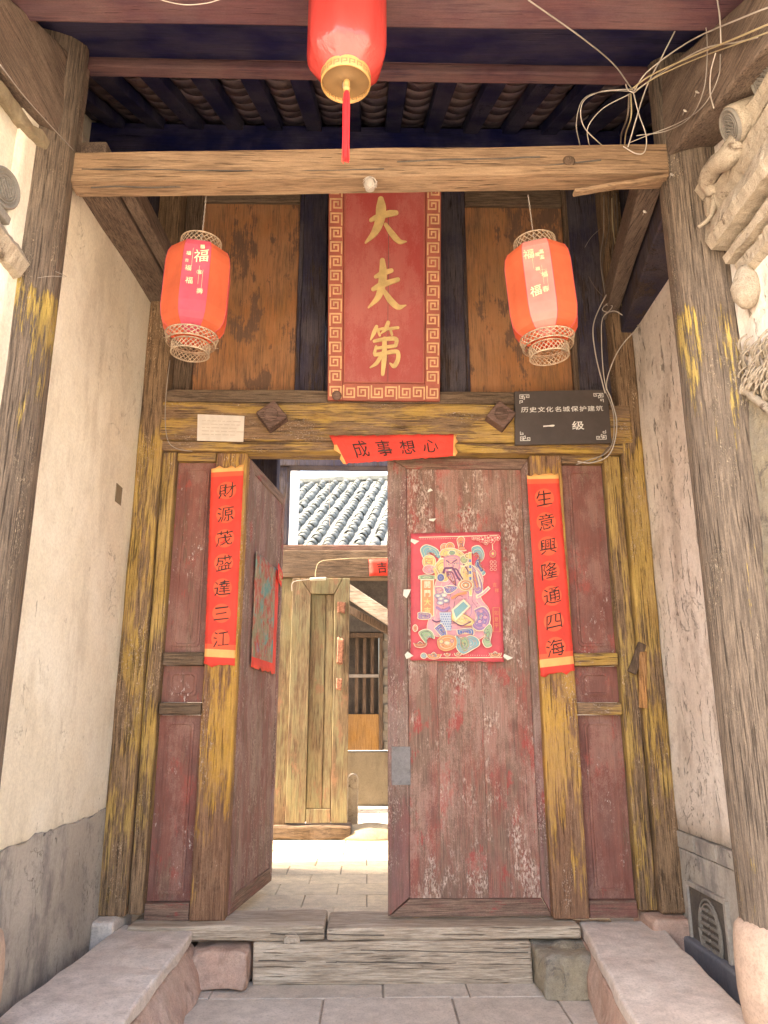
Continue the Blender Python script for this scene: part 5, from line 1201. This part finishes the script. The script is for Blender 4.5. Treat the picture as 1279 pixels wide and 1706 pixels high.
cable('cable', 'dull yellow cable dropping beside the brown one', [(1051, 156, 2.80), (1051, 195, 2.84), (1042, 225, 2.98), (1040, 262, 3.09), (1040, 300, 3.15)], .005, 'cable_y')
cable('cable', 'thin grey cable sweeping right from the crossbeam past two nails', [(1048, 238, 2.86), (1080, 225, 2.8), (1130, 205, 2.75), (1170, 178, 2.7), (1196, 130, 2.6), (1200, 90, 2.55)], .003, 'cable')
cable('cable', 'thin grey cable hanging in a long curve at the right', [(1163, -5, 2.4), (1175, 40, 2.5), (1178, 90, 2.55), (1172, 150, 2.65), (1150, 195, 2.75), (1110, 218, 2.82), (1060, 226, 2.86)], .0035, 'cable')
cable('cable', 'short white cable hook beside the right bracket beam', [(1192, 88, 2.5), (1184, 120, 2.55), (1183, 155, 2.6), (1189, 180, 2.64)], .004, 'cable_w')
cable('cable', 'pale cable crossing the top right corner from above', [(1194, -5, 2.3), (1199, 30, 2.38), (1201, 75, 2.45)], .0045, 'cable_w')
cable('cable_tie', 'looped wire tie holding the cable bundle together', [(1042, 140, 2.75), (1046, 150, 2.74), (1056, 154, 2.74), (1060, 148, 2.76), (1050, 146, 2.79)], .004, 'cable_w')
cable('cable', 'brown cable running straight down under the right end of the crossbeam', [(1027, 322, 4.2), (1029, 380, 4.2), (1030, 420, 4.2), (1029, 470, 4.25)], .007, 'cable_d')
cable('cable', 'ochre cable running down to the corner of the right wall', [(1019, 330, 4.1), (1021, 380, 4.15), (1028, 430, 4.2), (1029, 480, 4.25), (1040, 520, 4.25), (1058, 540, 4.24), (1068, 540, 4.22)], .006, 'cable_y')
cable('cable', 'thin brown cable fanning out beside the right stile', [(1013, 325, 4.15), (1014, 380, 4.2), (1003, 440, 4.25), (1010, 490, 4.3), (1020, 512, 4.3)], .004, 'cable_d')
cable('cable', 'white cable curving out left above the engraved plate', [(1018, 478, 4.26), (1000, 510, 4.24), (988, 545, 4.24), (992, 590, 4.25), (1004, 640, 4.26), (1008, 655, 4.26)], .0055, 'cable_w')
cable('cable', 'grey cable hugging the right stile above the plate', [(1040, 527, 4.25), (1022, 518, 4.25), (1004, 530, 4.25), (1002, 570, 4.26), (1005, 620, 4.27), (1010, 650, 4.27)], .005, 'cable_w')
cable('cable', 'white cable slanting from the wall corner down to the plate', [(1068, 541, 4.22), (1040, 570, 4.24), (1022, 600, 4.25), (1010, 640, 4.26), (1018, 665, 4.27), (1027, 700, 4.27), (1024, 735, 4.27), (1012, 760, 4.28), (985, 771, 4.29), (962, 769, 4.30)], .0055, 'cable_w')
cable('cable', 'grey cable lying beside the plate edge down to the side panel', [(1008, 650, 4.27), (1020, 680, 4.27), (1023, 710, 4.27), (1020, 738, 4.28), (1008, 756, 4.285), (985, 765, 4.29), (960, 774, 4.30)], .005, 'cable')
cable('cable', 'dark cable curling behind the lower corner of the plate', [(1016, 742, 4.29), (1004, 756, 4.295), (990, 768, 4.30), (975, 772, 4.31)], .006, 'cable_d')
cable('cable', 'thin grey wire hanging left of the brown cables', [(1006, 325, 4.2), (1005, 390, 4.25), (1000, 430, 4.28), (1006, 480, 4.3), (1012, 510, 4.3)], .003, 'cable')
cable('cable', 'dark wire running close behind the ochre cable', [(1022, 325, 4.2), (1024, 370, 4.22), (1020, 420, 4.26), (1016, 470, 4.28), (1012, 515, 4.29)], .005, 'cable_d')
cable('cable', 'short grey wire sprung loose across the dark boards', [(974, 412, 4.36), (985, 395, 4.34), (1001, 380, 4.33)], .002, 'cable')
cable('cable', 'short brown wire sprung loose lower on the dark boards', [(980, 460, 4.36), (992, 480, 4.34), (1008, 498, 4.32)], .0025, 'cable_d')
cable('cable_tie', 'wire tie knotted round the cables beside the right stile', [(1012, 505, 4.24), (1003, 515, 4.23), (1012, 520, 4.23), (1020, 510, 4.23), (1010, 508, 4.235)], .004, 'cable_w')
cable('cable', 'grey wire running down the left post beside the lintel', [(283, 600, 4.31), (277, 650, 4.31), (275, 700, 4.31), (280, 735, 4.31), (296, 748, 4.31), (320, 752, 4.32)], .004, 'cable', 'wires on the gate')
cable('cable', 'thin pale wire across the top edge of the left bracket beam', [(0, 108, 1.9), (40, 160, 2.2), (80, 205, 2.5), (122, 250, 2.82)], .003, 'cable', 'wires on the gate')
cable('cable', 'white wire sagging across the eave purlin at the top', [(255, -5, 2.2), (280, 3, 2.2), (310, 8, 2.2), (345, 5, 2.2), (372, -3, 2.2)], .003, 'cable_w', 'wires on the gate')
cable('twig', 'forked dry twig sticking out of the left column', [(62, 463, 2.6), (85, 460, 2.62), (110, 461, 2.66), (92, 452, 2.63)], .0012, 'cable', 'wires on the gate')
rnd = random.Random(8)
for i, (px, py, lab) in enumerate(((1160, 153, 'bent nail high on the right bracket beam'), (1140, 184, 'pale nail head low on the right bracket beam'), (1118, 290, 'nail beside the right end of the crossbeam'), (1073, 352, 'white hook on the right tie beam'), (1230, 121, 'nail in the plaster of the right pier'))):
    c = aX(px, py, 1.345) if i < 2 else aY(px, py, 2.84 if i == 2 else 3.0 if i == 3 else 2.4); b = bmesh.new(); n_ = lathe([(.002, -.02), (.002, 0), (.006, .0), (.006, .003), (.001, .004)], (0, 0, 0), 10); n_.transform(Matrix.Translation(c) @ Matrix.Rotation(R(70), 4, 'X')); merge(b, n_)
    if i != 4: tube([c, c+Vector((.008, -.006, -.01)), c+Vector((.0, -.01, -.016)), c+Vector((-.008, -.006, -.006))], .0018, 5, 4, b)
    o = obj('nail', b, M['cable_w']); tag(o, lab, 'nail', 'nails in the old timbers')

# ================================================================== THE INNER GATE AND WHAT LIES BEYOND
YI = 7.5
I = lambda px, py: aY(px, py, YI)
ig = thing('inner_gate', 'weathered inner gate frame with an open square transom seen through the doorway', 'gate', (I(560, 1380).x, YI, FI))
zl0, zl1, zh0, zh1 = I(560, 965).z, I(560, 915).z, I(560, 781).z, I(560, 700).z
xl = I(470, 950).x; xr = I(900, 950).x
print('inner', zl0, zl1, zh0, xl, xr)
obj('lintel', box(xl-.15, xr+.1, YI-.09, YI+.09, zl0, zl1-.03, .01, 30, .008, 4), M['brownwood_h'], ig)
obj('transom_sill', box(xl-.05, xr, YI-.07, YI+.07, zl1-.028, zl1+.03, .008, 12, .003, 4), M['door_h'], ig)
obj('header', box(xl-.15, xr+.1, YI-.09, YI+.09, zh0, zh1+.4, .008, 12, .004, 4), M['darkpost'], ig)
xp = I(481, 850).x
obj('transom_post', box(xl-.14, xp, YI-.07, YI+.07, zl1+.032, zh0-.002, .006, 8, .003), M['darkpost'], ig)
obj('transom_post', box(xr-.1, xr, YI-.07, YI+.07, zl1+.032, zh0-.002, .006, 8, .003), M['darkpost'], ig)
obj('jamb', box(xl-.14, I(484, 1150).x, YI-.08, YI+.08, FI, zl0-.002, .01, 14, .006), M['greendoor'], ig)
obj('jamb', box(I(700, 1150).x, xr, YI-.08, YI+.08, FI, zl0-.002, .01, 14, .006), M['greendoor'], ig)
obj('glazing_wire', rbox(I(548, 800)+Vector((0, 0, 0)), I(549, 876), .006, .006, 0, 2, 0, up=(0, 1, 0)), M['cable_w'], ig)
# leaf: mitred frame and boards
lx0, lx1, lz0, lz1 = I(484, 1150).x, I(581, 1150).x, I(530, 1368).z, zl0-.01
il = thing('inner_door_leaf', 'green-brown boarded inner door leaf with red paper remnants', 'door', ((lx0+lx1)/2, YI-.1, lz0))
xa, xb, xc, xd = I(516, 1150).x, I(541, 1150).x, I(555, 1150).x, lx1
zr = I(530, 993).z; zr2 = I(530, 1345).z; yy0, yy1 = YI-.13, YI-.085
obj('stile', prism([(lx0, lz0), (xa-.003, lz0), (xa-.003, zr), (lx0+.07, lz1), (lx0, lz1)], yy0, yy1, bev=.004), M['greendoor'], il)
obj('rail', prism([(lx0+.073, lz1), (xa, zr+.003), (xc, zr+.003), (xd-.07, lz1)], yy0, yy1, bev=.004), M['greendoor'], il)
obj('stile', prism([(xc+.003, lz0), (xd, lz0), (xd, lz1), (xd-.067, lz1), (xc+.003, zr)], yy0, yy1, bev=.004), M['greendoor'], il)
obj('plank', box(xa+.002, xb-.002, yy0+.012, yy1, zr2+.003, zr-.0, .004, 8, .002), M['greendoor'], il)
obj('plank', box(xb+.003, xc-.002, yy0+.014, yy1, zr2+.003, zr-.0, .004, 8, .002), M['greendoor'], il)
obj('rail', box(xa+.002, xc, yy0, yy1, lz0, zr2, .005, 6, .004), M['greendoor'], il)
obj('backing_board', box(lx0+.02, lx1-.02, yy1-.004, yy1+.012, lz0+.01, lz1-.005, .002), M['greendoor'], il)
for k_, (px, py, w1, h1) in enumerate(((569, 1012, 14, 20), (567, 1085, 11, 46), (565, 1140, 10, 20))):
    p0, p1 = aY(px-w1/2, py-h1/2, yy0-.004), aY(px+w1/2, py+h1/2, yy0-.004)
    S = Sheet((p0.x, yy0-.004, p0.z), (p1.x, yy0-.004, p0.z-.01), (p1.x-.01, yy0-.004, p1.z), (p0.x, yy0-.004, p1.z+.01), wave=.003, seed=k_*3.1)
    obj('paper_remnant', S.bm(5, 10, edge=.12), M['faded'], il)
t = thing('inner_threshold', 'rough broken log sill under the inner door', 'threshold', (I(530, 1390).x, YI-.1, FI))
q0, q1 = I(458, 1384), I(585, 1384)
obj('log', box(q0.x-.3, q1.x, YI-.16, YI+.1, FI-.0, I(530, 1371).z-.004, .02, 20, .016, 5), M['brownwood_h'], t)
b = bmesh.new(); n = 14; c = I(610, 1397)
for i in range(n+1):
    pass
b = lathe([(.42, 0), (.40, .03), (.30, .08), (.2, .11), (.08, .13), (.001, .135)], (I(618, 1398).x, YI+.0, FI-.01), 24)
for v in b.verts: v.co.y = YI+(v.co.y-YI)*.5; v.co += noise.noise_vector(v.co*9)*.012
tag(obj('mortar_mound', b, M['mud'], smooth=True), 'low worn mortar mound at the foot of the inner door', 'mound')
b = bmesh.new(); p = aY(590, 1370, 7.75); top = aY(590, 1288, 7.75); pts = [(p.x-.07, FI), (p.x+.035, FI), (p.x+.035, top.z-.05)]+[(p.x-.017+.052*math.cos(a), top.z-.05+.05*math.sin(a)) for a in (.5, 1., 1.57, 2.1, 2.7)]+[(p.x-.07, top.z-.05)]
tag(obj('guard_stone', prism(pts, 7.70, 7.78, bev=.008), M['carve']), 'round-topped pale stone slab standing behind the inner door edge', 'stone')
# red papers on the inner lintel
cs = [aY(614, 932, YI-.1), aY(700, 930, YI-.1), aY(700, 957, YI-.1), aY(616, 960, YI-.1)]; S = Sheet(*cs, wave=.004, seed=12)
t = thing('inner_paper_strip', 'red paper strip with an ink character on the inner lintel', 'couplet', cs[3]); obj('paper', S.bm(10, 4, edge=.03), M['redpaper'], t)
V, F = glyph('吉', .01); b = bmesh.new(); S.decal(b, brushy(V, 1, .95, .05, .04, 1), F, .25, .5, .21, .72, .003); obj('character', b, M['ink'], t)
cable('cable', 'pale cable crossing the inner lintel and bending down to the door', [(700, 929, 7.38), (600, 930, 7.38), (560, 932, 7.38), (533, 936, 7.38), (526, 950, 7.38), (525, 962, 7.37)], .005, 'cable_y', 'wires on the inner gate')
cable('cable', 'white wire along the top edge of the inner door leaf', [(486, 985, 7.33), (488, 970, 7.33), (510, 966, 7.33), (545, 963, 7.33)], .004, 'cable_w', 'wires on the inner gate')
o = obj('cable_duct', rbox(aY(516, 965, 7.34), aY(543, 964, 7.34), .02, .03, .004, 0, 0), M['cream']); tag(o, 'short white cable duct above the inner door leaf', 'cable duct')
# dark passage side post and walls
o = obj('passage_post', box(FX(450, 1000, 6.0)-.25, FX(474, 850, 6.0)-.06, 5.9, 6.1, FI, 4.6, .01, 12, .005), M['darkpost']); tag(o, 'dark blue-brown post inside the passage behind the open leaf', 'post')
for x0, x1, lab in ((-2.0, -1.36, 'passage wall behind the open left leaf'), (1.6, 2.1, 'passage wall behind the closed right leaf')):
    t = thing('passage_wall', lab, 'wall', ((x0+x1)/2, 5.2, 0)); obj('wall', box(x0, x1, 4.56, 5.9, 0, 4.6, .01), M['whitew'], t)
for x0, x1, lab in ((-6.5, xl-.16, 'plaster wall left of the inner gate'), (xr+.11, 7, 'plaster wall right of the inner gate')):
    t = thing('court_wall', lab, 'wall', ((x0+x1)/2, YI, 0)); obj('wall', box(x0, x1, YI-.05, YI+.2, 0, zh1, .01, 12, .01), M['whitew'], t)
# far house: wall, boarded window, eave, roof of barrel tiles
YF = 10.0
fh = thing('far_house', 'old far house with a grey barrel-tiled roof seen through the doorway', 'house', (.4, YF, FI))
Fp = lambda px, py, Y=YF: aY(px, py, Y)
obj('wall', box(-4, 6, YF, YF+.25, FI, Fp(600, 1252).z-.003, .006, 20, .006), M['mud'], fh)
wz0, wz1 = Fp(600, 1250).z, Fp(600, 1062).z
xw0, xw1 = Fp(583, 1150).x-.9, Fp(631, 1150).x
obj('wall', box(-4, xw0, YF+.02, YF+.25, wz0, wz1+.5, .006), M['mud'], fh)
kb = None; rnd = random.Random(6)
for j in range(14):
    for i in range(6):
        x = xw1+.06+i*.25+(.12 if j % 2 else 0); z = wz0+j*.115
        if kb is None: kb = obj('brick', box(-.12, .12, 0, .2, 0, .105, .008, seg=1), M['brick'], fh, local=True); o = kb
        else: o = kb.copy(); COL.objects.link(o)
        o.location = Vector((x+.12, YF+.03+rnd.uniform(-.006, .006), z))-ORG[fh]
obj('wall_core', box(xw1+.05, 6, YF+.06, YF+.25, wz0, wz1+.5, .004), M['joint'], fh)
obj('window_board', box(xw0, xw1, YF-.004, YF+.07, wz0, Fp(600, 1190).z, .004, 3), M['ochre'], fh, 'ochre board panel')
fr_ = obj('window_frame', box(xw1, xw1+.05, YF-.02, YF+.1, wz0, wz1, .005, 4, .003), M['brownwood'], fh)
wf = obj('window_frame', box(xw0, xw1+.05, YF-.02, YF+.1, wz1+.002, wz1+.06, .005, 4, .003), M['brownwood'], fh)
for px in (594, 607, 620): obj('window_bar', box(Fp(px, 1120).x-.022, Fp(px, 1120).x+.022, YF+.03, YF+.07, Fp(600, 1190).z+.002, wz1, .004), M['brownwood'], fh)
obj('window_bar', box(xw0, xw1, YF+.02, YF+.045, Fp(600, 1126).z-.02, Fp(600, 1126).z+.02, .004), M['cable'], fh)
obj('dark_interior', box(xw0, xw1, YF+.16, YF+.18, wz0, wz1+.6, .0), M['vent'], fh)  # dark sheet; the unlit room behind the window is put into its colour
# eave: sloping pale bargeboard and dark soffit
e0, e1 = aY(560, 972, 9.0), aY(700, 1065, 9.0)
obj('bargeboard', rbox(e0, e1, .05, .16, .008, 6, .004), M['threshold'], fh)
obj('soffit', rbox(e0+Vector((-.1, .12, -.16)), e1+Vector((.1, .12, -.16)), .14, .08, .008, 6, .01), M['brownwood'], fh)
obj('eave_shade_panel', box(-4, 6, YF+.0, YF+.1, wz1+.065, 3.3, .01), M['vent'], fh)  # dark back panel added under the roof, coloured as the shade below the eave
# roof slope
A_ = R(9); ye, ze, yrdg, zrdg = 9.6, 3.30, 13.6, 5.62
up3 = Vector((math.sin(A_)*4.2, math.cos(A_)*4.2, zrdg-ze)); right3 = Vector((math.cos(A_), -math.sin(A_), 0)); nrm3 = right3.cross(up3).normalized(); L3 = up3.length; u3 = up3.normalized()
mat3 = Matrix((right3, u3, nrm3)).transposed().to_4x4()
O3 = aY(560, 930, ye)
O3.z = ze
rot3 = mat3.to_euler()
b = bmesh.new(); P = lambda s_, t_, h: O3+right3*s_+u3*t_+nrm3*h
hexa([P(-6, -.3, -.12), P(6, -.3, -.12), P(6, L3, -.12), P(-6, L3, -.12), P(-6, -.3, -.05), P(6, -.3, -.05), P(6, L3, -.05), P(-6, L3, -.05)], 0, 0, bm=b)
obj('roof', b, M['joint'], fh)
RW, CO = .222, .16
cover = bpy.data.meshes.new('roof_tile'); tb_ = tile_bm(.135, CO+.05, .055, .012, True, 8); tb_.to_mesh(cover); tb_.free(); cover.materials.append(M['rooftile'])
cnt = 0; cand = []
for i in range(-22, 20):
    for j in range(int(L3/CO)):
        s_, t_ = i*RW, j*CO; w_ = P(s_, t_, 0); d = w_-cam.location
        cl = RM.transposed() @ d; px = CX+FPX*cl.x/-cl.z; py = CY-FPX*cl.y/-cl.z
        cand.append((w_, i, j, 470 < px < 668 and 770 < py < 935, s_, t_))
rnd = random.Random(9); rest = bmesh.new(); tb_ = None
for w_, i, j, vis, s_, t_ in cand:
    if vis and cnt < 290:
        o = bpy.data.objects.new('roof_tile', cover); COL.objects.link(o); o.parent = fh
        o.matrix_local = Matrix.Translation(w_+nrm3*(-.02+rnd.uniform(-.006, .006))+right3*rnd.uniform(-.012, .012)-ORG[fh]) @ (mat3 @ Matrix.Rotation(-.08+rnd.uniform(-.03, .03), 4, 'X') @ Matrix.Rotation(rnd.uniform(-.07, .07), 4, 'Z')); cnt += 1
    elif -12 <= i <= 16:
        q = tile_bm(.135, CO+.05, .055, .012, True, 4); q.transform(Matrix.Translation(w_-nrm3*.02) @ mat3 @ Matrix.Rotation(-.08, 4, 'X')); merge(rest, q)
o = obj('distant_roof_tiles', rest, M['rooftile'], fh); o['kind'] = 'stuff'
b = bmesh.new()
for i in range(-12, 17):
    hexa([P(i*RW+.065, -.2, -.05), P(i*RW+RW-.065, -.2, -.05), P(i*RW+RW-.065, L3, -.05), P(i*RW+.065, L3, -.05), P(i*RW+.065, -.2, -.03), P(i*RW+RW-.065, -.2, -.03), P(i*RW+RW-.065, L3, -.03), P(i*RW+.065, L3, -.03)], 0, 0, bm=b)
obj('pan_channels', b, M['rooftile'], fh)
obj('ridge', rbox(P(-3, L3+.02, .0), P(4, L3+.02, .0), .16, .12, .03, 30, .02, 4), M['rooftile'], fh)
print('tiles', cnt)
# white gable strip left of the far roof
wp = aY(496, 850, 9.2)
o = thing('white_gable', 'sunlit white gable wall at the left edge of the transom view', 'wall', (wp.x-.8, 9.2, 0)); obj('wall', box(wp.x-1.8, wp.x, 9.1, 9.35, FI, 4.9, .01), M['whitew'], o)
